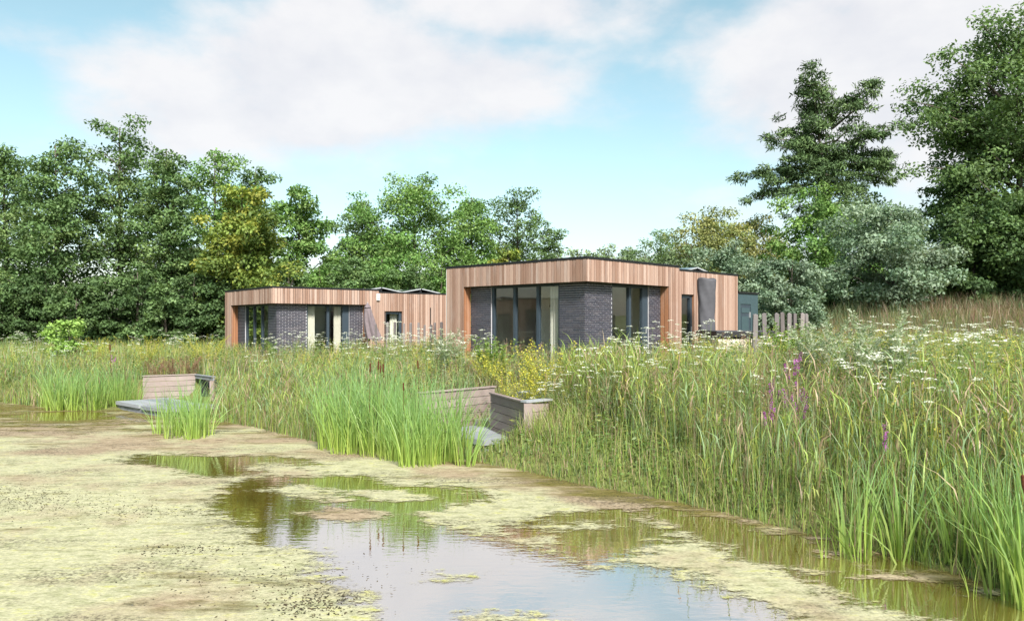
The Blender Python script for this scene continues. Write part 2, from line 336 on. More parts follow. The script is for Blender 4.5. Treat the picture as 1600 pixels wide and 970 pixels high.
# floating algae: cover given by the open-water outlines on the pond plane
def W(pts): return np.array([tuple(on_z(x, y).to_2d()) for x, y in pts])
def psd(poly, x, y):
    d = np.full(x.shape, 1e9); ins = np.zeros(x.shape, bool); n = len(poly)
    for i in range(n):
        ax, ay = poly[i]; bx, by = poly[(i + 1) % n]; ex, ey = bx - ax, by - ay
        t = np.clip(((x - ax) * ex + (y - ay) * ey) / (ex * ex + ey * ey + 1e-9), 0, 1); d = np.minimum(d, np.hypot(x - ax - t * ex, y - ay - t * ey))
        if by != ay: ins ^= ((ay > y) != (by > y)) & (x < (bx - ax) * (y - ay) / (by - ay) + ax)
    return np.where(ins, -d, d)
OPEN = [[(185, 716), (250, 709), (400, 714), (470, 722), (440, 738), (330, 748), (260, 728)],
        [(330, 775), (400, 746), (470, 738), (560, 742), (620, 758), (740, 766), (770, 780), (700, 790), (660, 800), (640, 822), (720, 830), (850, 850), (930, 890), (985, 882), (1080, 900), (1160, 930), (1230, 985), (1250, 1060), (640, 1060), (600, 960), (560, 930), (505, 895), (480, 862), (400, 845), (365, 810)],
        [(790, 832), (850, 806), (960, 802), (1050, 826), (1030, 848), (965, 876), (935, 892), (880, 872)],
        [(1040, 800), (1120, 815), (1220, 838), (1330, 868), (1440, 884), (1400, 892), (1290, 872), (1150, 852), (1060, 826)],
        [(1265, 905), (1340, 900), (1420, 915), (1500, 930), (1600, 950), (1640, 985), (1480, 968), (1380, 955), (1310, 930)],
        [(30, 650), (90, 645), (150, 647), (120, 654), (60, 656)], [(1130, 858), (1190, 852), (1300, 872), (1330, 888), (1220, 880)],
        [(420, 715), (470, 716), (490, 726), (445, 728)]]
ISLE = [[(468, 800), (520, 792), (585, 803), (580, 812), (510, 813)], [(395, 765), (470, 756), (530, 768), (540, 783), (470, 780)], [(555, 768), (620, 764), (660, 780), (600, 782)],
        [(715, 958), (770, 954), (830, 960), (820, 968), (740, 970)], [(822, 818), (900, 814), (945, 820), (900, 832), (830, 826)], [(375, 730), (430, 724), (520, 735), (500, 744), (410, 742)], [(805, 846), (860, 842), (865, 856), (820, 858)], [(705, 904), (728, 903), (732, 909), (712, 910)], [(1020, 842), (1090, 838), (1150, 850), (1080, 858)], [(1240, 850), (1330, 862), (1370, 878), (1290, 870)]]
ax_, ay_ = np.arange(-24, 5.6, .11), np.arange(1.2, 24.2, .11)
AX, AY = np.meshgrid(ax_, ay_)
fo = np.full(AX.shape, 1e9)
for p in OPEN: fo = np.minimum(fo, psd(W(p), AX, AY))
for p in ISLE: fo = np.maximum(fo, -psd(W(p), AX, AY) - .0)
cover = np.clip(.50 + fo * .5, .05, .74)
sda = -sdist(AX, AY)                                       # distance inside the pond
pxl = 800 + AX / AY * F; pyl = HOR + CAMZ * F / AY
olive = np.clip(.05 + .75 * smooth(700, 640, pyl) * smooth(700, 100, pxl) + .55 * smooth(1.3, .2, sda) * smooth(500, 800, pxl), 0, 1)
tan = np.clip(.16 + .5 * smooth(1.5, .3, sda) * smooth(700, 900, pxl) + .75 * np.exp(-((pxl - 530) / 70) ** 2 - ((pyl - 803) / 12) ** 2) + .35 * smooth(760, 680, pyl), 0, 1)
cover = np.clip(cover - .10 * smooth(740, 660, pyl) - .08 * smooth(690, 640, pyl) - .09 * smooth(2.0, .5, sda) * smooth(700, 1050, pxl), .05, .95)
idx = np.arange(AX.size).reshape(AX.shape); fcs = grid_faces(len(ax_), len(ay_))
keep = (sda.ravel()[fcs] > -.25).any(1) & (cover.ravel()[fcs] > .08).any(1); fcs = fcs[keep]
used = np.unique(fcs); rem = np.zeros(AX.size, int); rem[used] = np.arange(len(used))
AV = np.stack([AX, AY, np.full(AX.shape, .006)], -1).reshape(-1, 3)[used]
AT = np.stack([cover, olive, tan], -1).reshape(-1, 3)[used]
tag(link('algae_mat', mesh_np('algae_mat', AV, rem[fcs], M['algae'], AT)), 'pale yellow green algae scum floating over most of the pond', 'algae', kind='stuff')

# dark dead leaves and twigs drifted together on the scum
dq = []; rd = np.random.default_rng(77)
for px, py, rx, ry, nd in ((30, 780, 75, 20, 700), (250, 800, 90, 9, 160), (485, 945, 60, 18, 330), (280, 858, 80, 8, 170), (140, 790, 90, 22, 240), (420, 905, 160, 40, 260), (1000, 790, 120, 14, 90)):
    g_ = rd.normal(0, .62, (nd, 2)); dq.append(np.array([tuple(on_z(px + a * rx, py + b * ry).to_2d()) for a, b in g_]))
dq = np.concatenate(dq); nd = len(dq); an = rd.uniform(0, 6.28, nd); U_ = np.stack([np.cos(an), np.sin(an), rd.uniform(0, .25, nd)], -1); L_ = rd.uniform(.012, .045, nd)[:, None]; S_ = np.stack([-np.sin(an), np.cos(an), np.zeros(nd)], -1) * rd.uniform(.004, .010, nd)[:, None]; c0 = np.column_stack([dq, np.full(nd, .010)])
DV = np.stack([c0, c0 + U_ * L_ * .5 + S_, c0 + U_ * L_, c0 + U_ * L_ * .5 - S_], 1).reshape(-1, 3)
tag(link('floating_debris', mesh_np('floating_debris', DV, np.arange(nd * 4).reshape(-1, 4), M['petal'], np.repeat(np.array([(.085, .065, .04), (.14, .10, .06), (.05, .042, .03)])[rd.integers(0, 3, nd)], 4, 0))), 'dark dead leaves and twigs drifted together on the algae', 'debris', kind='stuff')

# ------------------------------------------------------------------ bungalows
_mesh_cache = {}
def box_mesh(kind, sx, sy, sz, mat):
    k = (kind, round(sx, 3), round(sy, 3), round(sz, 3), mat.name)
    if k not in _mesh_cache:
        _mesh_cache[k] = MB().box(-sx / 2, sx / 2, -sy / 2, sy / 2, 0, sz).mesh(kind, mat)
    return _mesh_cache[k]
WID = (.072, .095, .095, .12, .14)
def plank_run(parent, axis_, a0, a1, z0, z1, off, rnd, mat=None, face=-1, holes=()):
    mat = mat or M['larch']; a = a0
    while a < a1 - .02:
        w = rnd.choice(WID); 
        if a + w > a1 - .03: w = a1 - a
        spans = [(z0, z1)]
        for h0, h1, hz0, hz1 in holes:
            if a + w / 2 > h0 and a + w / 2 < h1: spans = [(z0, hz0), (hz1, z1)]
        for s0, s1 in spans:
            if s1 - s0 < .05: continue
            me = box_mesh('plank', (w - .017) if axis_ == 'x' else .022, .022 if axis_ == 'x' else (w - .017), s1 - s0, mat)
            d = off + rnd.uniform(-.004, .004)
            link('plank', me, parent, (a + w / 2, d, s0) if axis_ == 'x' else (d, a + w / 2, s0))
        a += w
def bungalow(loc, ang, label, win, bricks_single, lamp_x=None):
    rnd = random.Random(5 if bricks_single else 9)
    h = empty('bungalow', loc, ang); tag(h, label, 'bungalow', 'timber bungalows by the pond')
    T, SO, LX, LY, X1 = 3.06, 2.385, 8.53, 5.67, 4.68            # roof, soffit, wall lengths, step in the roof
    base = -.35
    # cladding with its backing
    bk = MB(); bk.box(.012, .20, 0.012, 4.87, SO + .03, T - .05); bk.box(.202, 4.085, .012, .20, SO + .03, T - .05)
    bk.box(.012, .29, 4.892, LY, base, T - .05); bk.box(4.107, X1, .012, .29, base, T - .052)
    w0, w1, wz0, wz1 = win
    for b in ((X1, w0, base, T - .15), (w1, LX, base, T - .15), (w0, w1, base, wz0), (w0, w1, wz1, T - .15)): bk.box(b[0], b[1], .012, .16, b[2], b[3])
    cl = bk.build('timber_cladding', M['backing'], h)
    plank_run(cl, 'y', 0, 4.87, SO, T - .045, 0, rnd); plank_run(cl, 'y', 4.87, LY, base, T - .045, 0, rnd)
    plank_run(cl, 'x', .012, 4.085, SO, T - .045, 0, rnd); plank_run(cl, 'x', 4.085, X1, base, T - .045, 0, rnd)
    plank_run(cl, 'x', X1 + .002, LX, base, T - .145, 0, rnd, holes=((w0, w1, wz0, wz1),))
    plank_run(cl, 'x', .014, .3, base, SO, 4.87, rnd, M['larch_in']); plank_run(cl, 'y', .014, .3, base, SO, 4.085, rnd, M['larch_in'])
    # window reveals of the small window
    rv = MB(); rv.box(w0 - .012, w0 + .008, .013, .15, wz0, wz1); rv.box(w1 - .008, w1 + .012, .013, .15, wz0, wz1); rv.box(w0 + .01, w1 - .01, .013, .15, wz1 - .006, wz1 + .012)
    rv.build('window_reveal', M['larch_in'], h)
    # soffit, walls, roof, interior
    MB().box(.014, .56, .014, 4.86, SO + .004, SO + .028).box(.562, 4.08, .014, .56, SO + .004, SO + .028).build('soffit', M['trim'], h)
    inner = MB(); inner.box(.0, .6, LY - .16, LY + .02, base, T - .06); inner.box(1.7, 5.4, LY - .16, LY + .02, base, T - .06); inner.box(7.6, LX, LY - .16, LY + .02, base, T - .06)
    for wa, wb in ((.6, 1.7), (5.4, 7.6)): inner.box(wa, wb, LY - .16, LY + .02, base, .4); inner.box(wa, wb, LY - .16, LY + .02, 2.3, T - .06)
    inner.box(LX - .16, LX - .002, .17, LY - .17, base, T - .16)
    inner.box(4.70, 4.80, .42, LY - .17, 0, T - .2); inner.box(1.9, 4.69, 3.3, 3.4, 0, T - .2)
    inner.build('interior_wall', M['white'], h)
    MB().box(.2, LX - .17, .3, LY - .18, -.3, .03).build('interior_floor', M['floor'], h)
    MB().box(.58, LX - .17, .58, LY - .18, SO + .05, SO + .1).build('ceiling', M['white'], h)
    MB().box(-.02, X1 + .01, -.02, LY + .03, T - .07, T).build('roof_edge', M['trim'], h)
    MB().box(X1 + .011, LX + .02, -.018, LY + .03, T - .165, T - .1).build('roof_edge', M['trim'], h)
    # brick walls
    seg = [('y', .3, 1.22, .3), ('y', 3.96, 4.858, .3), ('x', .3, 1.557, .3), ('x', 3.445, 4.073, .3)]
    bws = [MB().box(*b, base, SO).build('brick_wall', M['mortar'], h) for b in ((.31, .42, .31, 1.22), (.31, .42, 3.96, 4.86), (.421, 1.557, .31, .42), (3.445, 4.075, .31, .42))]
    lows = [MB() for _ in seg]
    BL, BH, J = .245, .064, .0155; ncourse = int((SO - base) / BH); cnt = 0
    for c in range(ncourse):
        z = SO - (c + 1) * BH + .002
        for (ax, a0, a1, off), bw, low in zip(seg, bws, lows):
            a = a0 - (BL / 2 if c % 2 else 0) - (.0 if ax == 'x' else .06)
            while a < a1:
                s, e = max(a, a0), min(a + BL, a1); a += BL
                if e - s < .05: continue
                L = round((e - s - J), 2); m = (s + e) / 2; d = off + rnd.uniform(-.002, .002)
                if c < 19 and bricks_single and cnt < 298:
                    me = box_mesh('brick', L if ax == 'x' else .05, .05 if ax == 'x' else L, BH - J, M['brick'])
                    link('brick', me, bw, (m, d + .02, z) if ax == 'x' else (d + .02, m, z)); cnt += 1
                else:
                    if ax == 'x': low.box(m - L / 2, m + L / 2, d - .005, d + .045, z, z + BH - J)
                    else: low.box(d - .005, d + .045, m - L / 2, m + L / 2, z, z + BH - J)
    for low, bw in zip(lows, bws): tag(low.build('brick_courses', M['brick'], bw), kind='stuff')
    # windows
    def glazing(name, ax, off, posts, z0, z1, fw=.07, handle=None):
        fm = MB(); a0, a1 = posts[0][0], posts[-1][1]
        def bx(s, e, y0, y1, q0, q1): fm.box(s, e, y0, y1, q0, q1) if ax == 'x' else fm.box(y0, y1, s, e, q0, q1)
        for s, e in posts: bx(s, e, off, off + .1, z0, z1)
        bx(a0 + .003, a1 - .003, off + .004, off + .096, z1 - fw, z1 - .002); bx(a0 + .003, a1 - .003, off + .004, off + .096, z0 + .002, z0 + fw)
        w = fm.build(name, M['frame'], h)
        for (s, e), (s2, e2) in zip(posts[:-1], posts[1:]):
            p = MB()
            if ax == 'x': p.box(e - .01, s2 + .01, off + .055, off + .063, z0 + fw - .01, z1 - fw + .01)
            else: p.box(off + .055, off + .063, e - .01, s2 + .01, z0 + fw - .01, z1 - fw + .01)
            p.build('pane', M['glass'], w)
        if handle is not None:
            hz = 1.05
            hb = MB(); hb.box(handle - .012, handle + .012, off - .03, off - .001, hz - .1, hz + .1) if ax == 'x' else hb.box(off - .03, off - .001, handle - .012, handle + .012, hz - .1, hz + .1)
            hb.build('handle', M['metal'], w)
        return w
    glazing('window', 'y', .34, [(1.222, 1.29), (2.03, 2.13), (2.96, 3.06), (3.87, 3.958)], .03, SO)
    glazing('sliding_door', 'x', .34, [(1.559, 1.62), (2.45, 2.56), (3.15, 3.443)], .03, SO, .08, 3.33)
    glazing('window', 'x', .075, [(w0 + .009, w0 + .075), (w1 - .13, w1 - .009)], wz0 + .002, wz1 - .008, .1, w1 - .07)
    glazing('window', 'x', LY - .1, [(.6, .67), (1.63, 1.7)], .4, 2.3); glazing('window', 'x', LY - .1, [(5.4, 5.47), (6.46, 6.54), (7.53, 7.6)], .4, 2.3)
    # curtains
    def curtain(ax, a0, a1, off, z0=.04, z1=SO - .05, nf=9):
        n = nf * 8; V = []; Q = []
        for i in range(n + 1):
            a = a0 + (a1 - a0) * i / n; d = off + .035 * math.sin(i / 8 * 2 * math.pi) + .012 * math.sin(i * .37)
            for z in (z0, (z0 + z1) / 2, z1): V.append((a, d, z) if ax == 'x' else (d, a, z))
            if i: b = (i - 1) * 3; Q += [(b, b + 3, b + 4, b + 1), (b + 1, b + 4, b + 5, b + 2)]
        link('curtain', mesh_np('curtain', V, Q, M['curtain'], smooth=True), h)
    if bricks_single: curtain('y', 1.28, 1.75, .54); curtain('x', 4.9, 5.25, .35, z0=.5, nf=5)
    else: curtain('x', 1.62, 2.0, .54); curtain('x', 2.85, 3.16, .54); curtain('y', 1.3, 1.6, .54, nf=6); curtain('x', w1 - .45, w1 - .1, .35, z0=.5, nf=5)
    # solar panels in pairs on the roof
    for (sx, sy) in ((5.3, .9), (7.35, .9), (5.3, 2.7), (7.35, 2.7)):
        for sgn in (-1, 1):
            Mx = Matrix.Translation((sx + sgn * .03, sy, T + .10)) @ Matrix.Rotation(sgn * R(10), 4, 'Y')
            x0, x1 = (.0, .98) if sgn > 0 else (-.98, .0)
            p = MB().box(x0, x1, 0, 1.65, 0, .03, Mx).build('solar_panel', M['solar'], h)
            fr = MB(); fr.box(x0, x1, -.022, -.001, -.012, .036, Mx); fr.box(x0, x1, 1.651, 1.672, -.012, .036, Mx)
            xe = x1 if sgn > 0 else x0; fr.box(min(xe, xe + sgn * .02), max(xe, xe + sgn * .02), -.02, 1.67, -.012, .036, Mx)
            fr.build('panel_frame', M['metal'], p)
        MB().box(sx - .07, sx + .07, sy + .1, sy + 1.5, T - .101, T + .085).build('panel_support', M['black'], h)
    if lamp_x is not None:
        lp = MB().box(lamp_x - .07, lamp_x + .07, -.09, -.014, 2.58, 2.86).build('wall_lamp', M['lampwhite'], h)
        MB().box(lamp_x - .055, lamp_x + .055, -.094, -.091, 2.60, 2.70).build('lamp_lens', M['metal'], lp)
        MB().box(7.25, 7.28, -.05, -.014, 1.15, 2.3).build('drain_slot', M['black'], h)
    return h
A2, A1 = R(46.5), R(38.0)
C2, C1 = Vector((2.02, 20.8, 1.15)), Vector((-9.40, 30.2, .80))
house2 = bungalow(C2, A2, 'nearer larger larch clad bungalow with dark brick corner in the middle', (4.76, 5.60, .45, 2.17), True)
house1 = bungalow(C1, A1, 'smaller looking larch clad bungalow further back on the left with closed parasol', (5.0, 5.85, .35, 2.12), False, 4.62)
house3 = bungalow(Vector((-22.6, 17.2, .85)), R(90), 'bungalow outside the frame at left, seen only mirrored in the tall window', (5.0, 5.85, .35, 2.12), False)
def loc2(x, y, z): return C2 + Matrix.Rotation(A2, 3, 'Z') @ Vector((x, y, z))
def loc1(x, y, z): return C1 + Matrix.Rotation(A1, 3, 'Z') @ Vector((x, y, z))
# things inside
def cabinet(loc, rz, label, wide=1.8):
    k = empty('kitchen_unit', loc, rz); tag(k, label, 'kitchen unit')
    MB().box(-wide / 2, wide / 2, 0, .6, 0, .9).build('base_cabinet', M['kitchen'], k)
    MB().box(-wide / 2 - .02, wide / 2 + .02, -.02, .6, .901, .94).build('worktop', M['floor'], k)
    ov = MB().box(wide / 2 + .03, wide / 2 + .65, 0, .6, 0, 2.1).build('tall_cabinet', M['kitchen'], k)
    o2 = MB().box(wide / 2 + .06, wide / 2 + .62, -.03, -.001, 1.0, 1.5).build('oven', M['black'], k)
    MB().box(wide / 2 + .1, wide / 2 + .58, -.06, -.031, 1.40, 1.43).build('oven_handle', M['metal'], o2)
cabinet(loc2(3.2, 2.66, .032), A2, 'dark kitchen unit with oven inside the nearer bungalow', 1.3)
cabinet(loc1(3.0, 2.66, .032), A1, 'dark kitchen unit inside the bungalow on the left', 1.3)
pl = empty('pendant_lamp', loc2(1.5, 2.4, 1.75)); tag(pl, 'dark pendant lamp hanging behind the tall window of the nearer bungalow', 'lamp')
MB().tube([(0, 0, 0), (0, 0, .12), (0, 0, .2)], [.18, .14, .03], 12).build('shade', M['lampgreen'], pl, True)
MB().tube([(0, 0, .2), (0, 0, .69)], [.006, .006], 5).build('cord', M['black'], pl)
cr = empty('coat_rack', loc2(3.3, 3.29, 1.6), A2); tag(cr, 'black coat rack on white wall behind the glass door', 'coat rack')
MB().box(-.35, .35, -.02, -.001, 0, .05).build('rail', M['black'], cr)
for i in range(6): MB().box(-.31 + i * .12, -.29 + i * .12, -.07, -.021, -.05, .02).build('hook', M['black'], cr)
# dark storage shed at the end of the nearer bungalow
sh = empty('storage_shed', loc2(8.57, 0, 0), A2); tag(sh, 'dark blue green storage shed with panelled door at the end of the bungalow', 'shed')
s_ = MB(); s_.box(0, 1.5, .05, 2.2, -.35, 2.30); s_.box(0, .17, -.01, .049, -.35, 2.30); s_.box(.95, 1.5, -.01, .049, -.35, 2.30); s_.box(.171, .949, -.01, .049, 1.93, 2.30); s_.build('wall', M['shed'], sh)
MB().box(-.0, 1.54, -.05, 2.24, 2.302, 2.36).build('roof', M['trim'], sh)
dr = MB().box(.18, .94, .01, .048, 0, 1.92).build('door', M['frame'], sh)
MB().box(.26, .86, -.004, .009, 1.62, 1.80).build('panel', M['shed'], dr); MB().box(.26, .80, -.004, .009, .15, 1.5).build('panel', M['shed'], dr); MB().box(.84, .87, -.04, .009, 1.45, 1.65).build('handle', M['metal'], dr)
# terraces
for nm, L2, (a, b, c_, d) in (('terrace', loc2, (-1.6, 9.2, -2.0, .29)), ('terrace', loc1, (-1.8, 8.4, -2.2, .29))):
    A = A2 if L2 is loc2 else A1; t = empty('terrace', L2(0, 0, 0), A); tag(t, kind='structure')
    for i in range(int((b - a) / .8)):
        for j in range(int((d - c_) / .8)):
            link('paving_slab', box_mesh('paving_slab', .792, .792, .3, M['terrace']), t, (a + .4 + i * .8, c_ + .4 + j * .8, -.31 + random.uniform(-.003, .003)))
    for j in range(int(5.6 / .8) - 1):
        link('paving_slab', box_mesh('paving_slab', .792, .792, .3, M['terrace']), t, (-.55, .75 + j * .8, -.31))

# ------------------------------------------------------------------ parasols, hot tub, stakes
def grid_surface(rows, cols, fn):
    V = [fn(i / (rows - 1), j / cols * 2 * math.pi) for i in range(rows) for j in range(cols)]
    Q = [(i * cols + j, i * cols + (j + 1) % cols, (i + 1) * cols + (j + 1) % cols, (i + 1) * cols + j) for i in range(rows - 1) for j in range(cols)]
    return V, Q
p2 = at(1104, 505, 23.6); gz = H1(p2.x, p2.y)
cp = empty('covered_parasol', (p2.x, p2.y, gz)); tag(cp, 'folded parasol under a charcoal zip cover against the bungalow wall', 'parasol')
topz = CAMZ + 69.5 / F * 23.6 - gz
def fcov(u, w):
    rx = .245 + .025 * smooth(.3, .9, u) + .006 * math.sin(9 * u + 2 * w); ry = .15 + .03 * u + .006 * math.sin(14 * u + 3 * w)
    c, s = math.cos(w), math.sin(w); k = (abs(c) ** 3 + abs(s) ** 3) ** (-1 / 3)
    fold = 1 + .03 * math.sin(3 * w + 7 * u) * math.sin(11 * u + w) + .028 * math.sin(w * 7 + 16 * u)
    return (rx * c * k * fold, ry * s * k * fold, .35 + (topz - .35) * u + .03 * math.sin(2 * w) * u)
V, Q = grid_surface(40, 40, fcov); V += [(0, 0, topz - .03)]; n0 = 39 * 40
me = bpy.data.meshes.new('cover'); me.from_pydata(V, [], [tuple(q) for q in Q] + [(n0 + j, n0 + (j + 1) % 40, len(V) - 1) for j in range(40)]); me.materials.append(M['cover']); me.update()
for p in me.polygons: p.use_smooth = True
link('cover', me, cp)
MB().tube([(0, 0, 0), (0, 0, 1.2)], [.035, .035], 8).build('pole', M['black'], cp); MB().box(-.35, .35, -.35, .35, -.02, .06).build('base', M['stone'], cp)
pp = loc1(3.55, -1.15, 0); gz = pp.z - .01
ps = empty('closed_parasol', (pp.x, pp.y, gz)); tag(ps, 'closed taupe garden parasol leaning in front of the left bungalow', 'parasol')
tz = CAMZ + (HOR - 474) / F * pp.y - gz
def fpar(u, w):
    z = tz - .02 - (tz - .95) * u; rr = .035 + .09 * smooth(.0, .16, u) + .16 * u; rr *= 1 + .24 * math.cos(6 * w + .5) * smooth(.1, .5, u)
    return (rr * math.cos(w) + .26 * u * u, rr * .8 * math.sin(w), z + .06 * math.cos(6 * w) * u)
V, Q = grid_surface(22, 48, fpar); link('canopy', mesh_np('canopy', V, Q, M['parasol'], smooth=True), ps)
def fcap(u, w): rr = .012 + .135 * u; return (rr * math.cos(w), rr * math.sin(w), tz + .03 - .2 * u + .015 * math.cos(6 * w) * u)
V, Q = grid_surface(5, 24, fcap); link('canopy_cap', mesh_np('canopy_cap', V, Q, M['parasol'], smooth=True), ps)
MB().tube([(0, 0, 0), (0, 0, tz + .05)], [.024, .02], 8).build('pole', M['metal'], ps); MB().box(-.3, .3, -.3, .3, -.02, .07).build('base', M['stone'], ps)
tb = at(1166, 517, 21.7); gz = H1(tb.x, tb.y)
ht = empty('hot_tub', (tb.x, tb.y + .9, gz), R(4)); tag(ht, 'square hot tub with pale board sides and black lid beside the stakes', 'hot tub')
hz = tb.z - gz
bd = MB().box(-.84, .84, -.84, .84, -.1, hz - .2).build('tub_body', M['backing'], ht)
for i in range(14):
    for sx in (0, 1, 2):
        a = -.80 + i * .1232
        link('side_board', box_mesh('side_board', .116, .02, hz - .12, M['tub']) if sx == 0 else box_mesh('side_board', .02, .116, hz - .12, M['tub']), bd, (a, -.853, -.1) if sx == 0 else ((-.853 if sx == 1 else .853), a, -.1))
MB().box(-.93, .93, -.93, .93, hz - .17, hz - .02).build('lid', M['black'], ht); MB().box(-.91, .91, -.91, .91, hz - .019, hz).build('lid_top', M['cover'], ht)
MB().box(.05, .075, -.89, -.865, hz - .33, hz - .18).box(.02, .075, -.91, -.866, hz - .36, hz - .331).build('lid_lock', M['black'], ht)
def stake(px, ytop, Y, w, label, group, tilt=0):
    X = (px - 800) / F * Y; g = H1(X, Y) - .15; t = CAMZ + (HOR - ytop) / F * Y
    m = MB(); hh = t - g; k = random.uniform(.85, 1.1)
    V = [(-w / 2, -w / 2, 0), (w / 2, -w / 2, 0), (w / 2, w / 2, 0), (-w / 2, w / 2, 0)]
    m.v = V + [(x * k, y * k, hh - random.uniform(0, .03)) for x, y, _ in V] + [(0, 0, hh + .012)]
    m.f = [(0, 1, 5, 4), (1, 2, 6, 5), (2, 3, 7, 6), (3, 0, 4, 7), (4, 5, 8), (5, 6, 8), (6, 7, 8), (7, 4, 8), (3, 2, 1, 0)]
    o = m.build('wooden_stake', M['stake'], None, False, (X, Y, g), random.uniform(-.3, .3)); o.rotation_euler[1] = tilt
    tag(o, label, 'stake', group)
TEN = ['', 'sixteenth', 'seventeenth', 'eighteenth', 'nineteenth', 'twentieth', 'twenty-first', 'twenty-second', 'twenty-third', 'twenty-fourth', 'twenty-fifth']
ORD = ['first', 'second', 'third', 'fourth', 'fifth', 'sixth', 'seventh', 'eighth', 'ninth', 'tenth', 'eleventh', 'twelfth', 'thirteenth', 'fourteenth', 'fifteenth'] + TEN[1:]
for i, px in enumerate((587, 605, 617, 630, 642, 654, 663, 673, 680, 689)):
    stake(px, 505 + random.uniform(-2, 3), 26.6 + .12 * i, .08, ORD[i] + ' weathered stake from the left in front of the left bungalow', 'stakes by the left bungalow', random.uniform(-.02, .02))
for i, (px, yt, Y, w) in enumerate(((1178.5, 491, 18.8, .10), (1196.6, 489.5, 19.9, .10), (1214, 489, 21, .12), (1224, 488, 21.6, .11), (1232, 489, 22.4, .10), (1242, 490, 23.4, .1), (1252, 489, 24.2, .12), (1262, 490, 25.2, .1))):
    stake(px, yt, Y, w, ORD[i] + ' grey wooden stake from the left beside the hot tub', 'stakes by the hot tub', random.uniform(-.05, .03))

# ------------------------------------------------------------------ jetties with retaining boards
def wall_boards(parent, p, q, ztop, n, bh=.17, th=.045, mat='composite', cap=True):
    p, q = Vector(p), Vector(q); d = q - p; L = d.length; a = math.atan2(d.y, d.x)
    for i in range(n):
        me = box_mesh('board', L, th, bh - .012, M[mat]); o = link('board', me, parent, ((p.x + q.x) / 2, (p.y + q.y) / 2, ztop - (i + 1) * bh), a)
    if cap:
        o = link('cap_board', box_mesh('cap_board', L + .03, th + .06, .028, M[mat]), parent, ((p.x + q.x) / 2, (p.y + q.y) / 2, ztop), a)
def deck(parent, corner, u, v, nu, lu, lv, z, th=.09):
    a = math.atan2(u.y, u.x); w = lv / nu
    for i in range(nu):
        c = corner + u * (lu / 2) + v * (w * (i + .5))
        me = box_mesh('deck_board', lu, w - .012, th, M['greydeck']); o = link('deck_board', me, parent, (c.x, c.y, z - th + random.uniform(-.006, .006)), a)
uR2, uL2 = Vector((math.cos(A2), math.sin(A2), 0)), Vector((-math.sin(A2), math.cos(A2), 0))
j2 = empty('jetty', (0, 0, 0)); tag(j2, 'middle jetty with grey deck, steps and brown retaining boards below the nearer bungalow', 'jetty', 'pond jetties')
D = on_z(757, 688, .25)
deck(j2, D, uR2, uL2, 9, 1.35, 1.7, .25, .10)
for (a, b) in ((.1, .1), (1.2, .1), (.1, 1.5), (1.2, 1.5)):
    c = D + uR2 * a + uL2 * b; MB().box(-.05, .05, -.05, .05, -.75, .148).build('deck_post', M['stone'], j2, False, (c.x, c.y, 0), A2)
Wp = on_z(655, 613, 1.0); Wq = Wp + uR2 * 2.15
wall_boards(j2, Wp, Wq, .98, 6)
An, Bn, En = on_z(768, 613.5, 1.0), on_z(822, 627.5, 1.0), on_z(856, 624.5, 1.0)
wall_boards(j2, An, Bn, .98, 5, .16)
k = link('bench_slat', box_mesh('bench_slat', (En - Bn).length + .12, .16, .035, M['greydeck']), j2, ((Bn.x + En.x) / 2, (Bn.y + En.y) / 2, .99), math.atan2(En.y - Bn.y, En.x - Bn.x))
MB().box(-.075, .075, -.06, .06, -.2, .975).build('corner_post', M['composite'], j2, False, (Bn.x + .03, Bn.y - .03, 0), R(5))
wall_boards(j2, Bn + Vector((.06, .02, 0)), En, .97, 3, .16, cap=False)
for i in range(4):
    c = D + uR2 * (1.45 + .42 * i + .2) + uL2 * 1.0
    link('step', box_mesh('step', .44, 1.5, .3, M['stone']), j2, (c.x, c.y, .06 + .17 * i), A2)
j1 = empty('jetty', (0, 0, 0)); tag(j1, 'left jetty with sagging grey deck and pinkish brown board wall', 'jetty', 'pond jetties')
D1 = on_z(258, 640.5, .22); E1 = on_z(179, 627, .22); Bk = on_z(236, 617, .22)
dv = (E1 - D1); u1 = dv.normalized(); w1_ = Vector((-u1.y, u1.x, 0)); w1_ = w1_ if w1_.y > 0 else -w1_
for i, (s0, s1, tl) in enumerate(((0, .48, .02), (.52, 1.0, 0.0))):
    L = dv.length * (s1 - s0); m = D1 + dv * ((s0 + s1) / 2)
    for kx in range(6):
        c = m + w1_ * (.14 + .235 * kx); o = link('deck_board', box_mesh('deck_board', L, .225, .09, M['greydeck']), j1, (c.x, c.y, .13 + random.uniform(-.006, .006)), math.atan2(u1.y, u1.x)); o.rotation_euler[1] = tl
m = D1 + dv * .5 + w1_ * .12
MB().box(-dv.length / 2, dv.length / 2, -.04, .04, -.5, .118).build('front_board', M['stone'], j1, False, (m.x, m.y, 0), math.atan2(u1.y, u1.x))
P1, P2, P3 = at(223, 588, 23.4), at(305, 584, 24.2), at(334, 587, 23.2)
wall_boards(j1, (P1.x, P1.y, 0), (P2.x, P2.y, 0), P1.z, 5, .16); wall_boards(j1, (P2.x + .02, P2.y, 0), (P3.x, P3.y, 0), P1.z - .01, 1, .10, mat='greydeck', cap=True)
MB().box(-.06, .06, -.06, .06, -.3, P1.z - .12).build('corner_post', M['composite'], j1, False, (P3.x - .05, P3.y + .02, 0))
MB().box(-.25, .25, -.05, .05, -.2, P1.z - .13).build('void_shade', M['black'], j1, False, ((P2.x + P3.x) / 2, (P2.y + P3.y) / 2 + .35, 0))  # black box stands in for the shade in the open void below the return

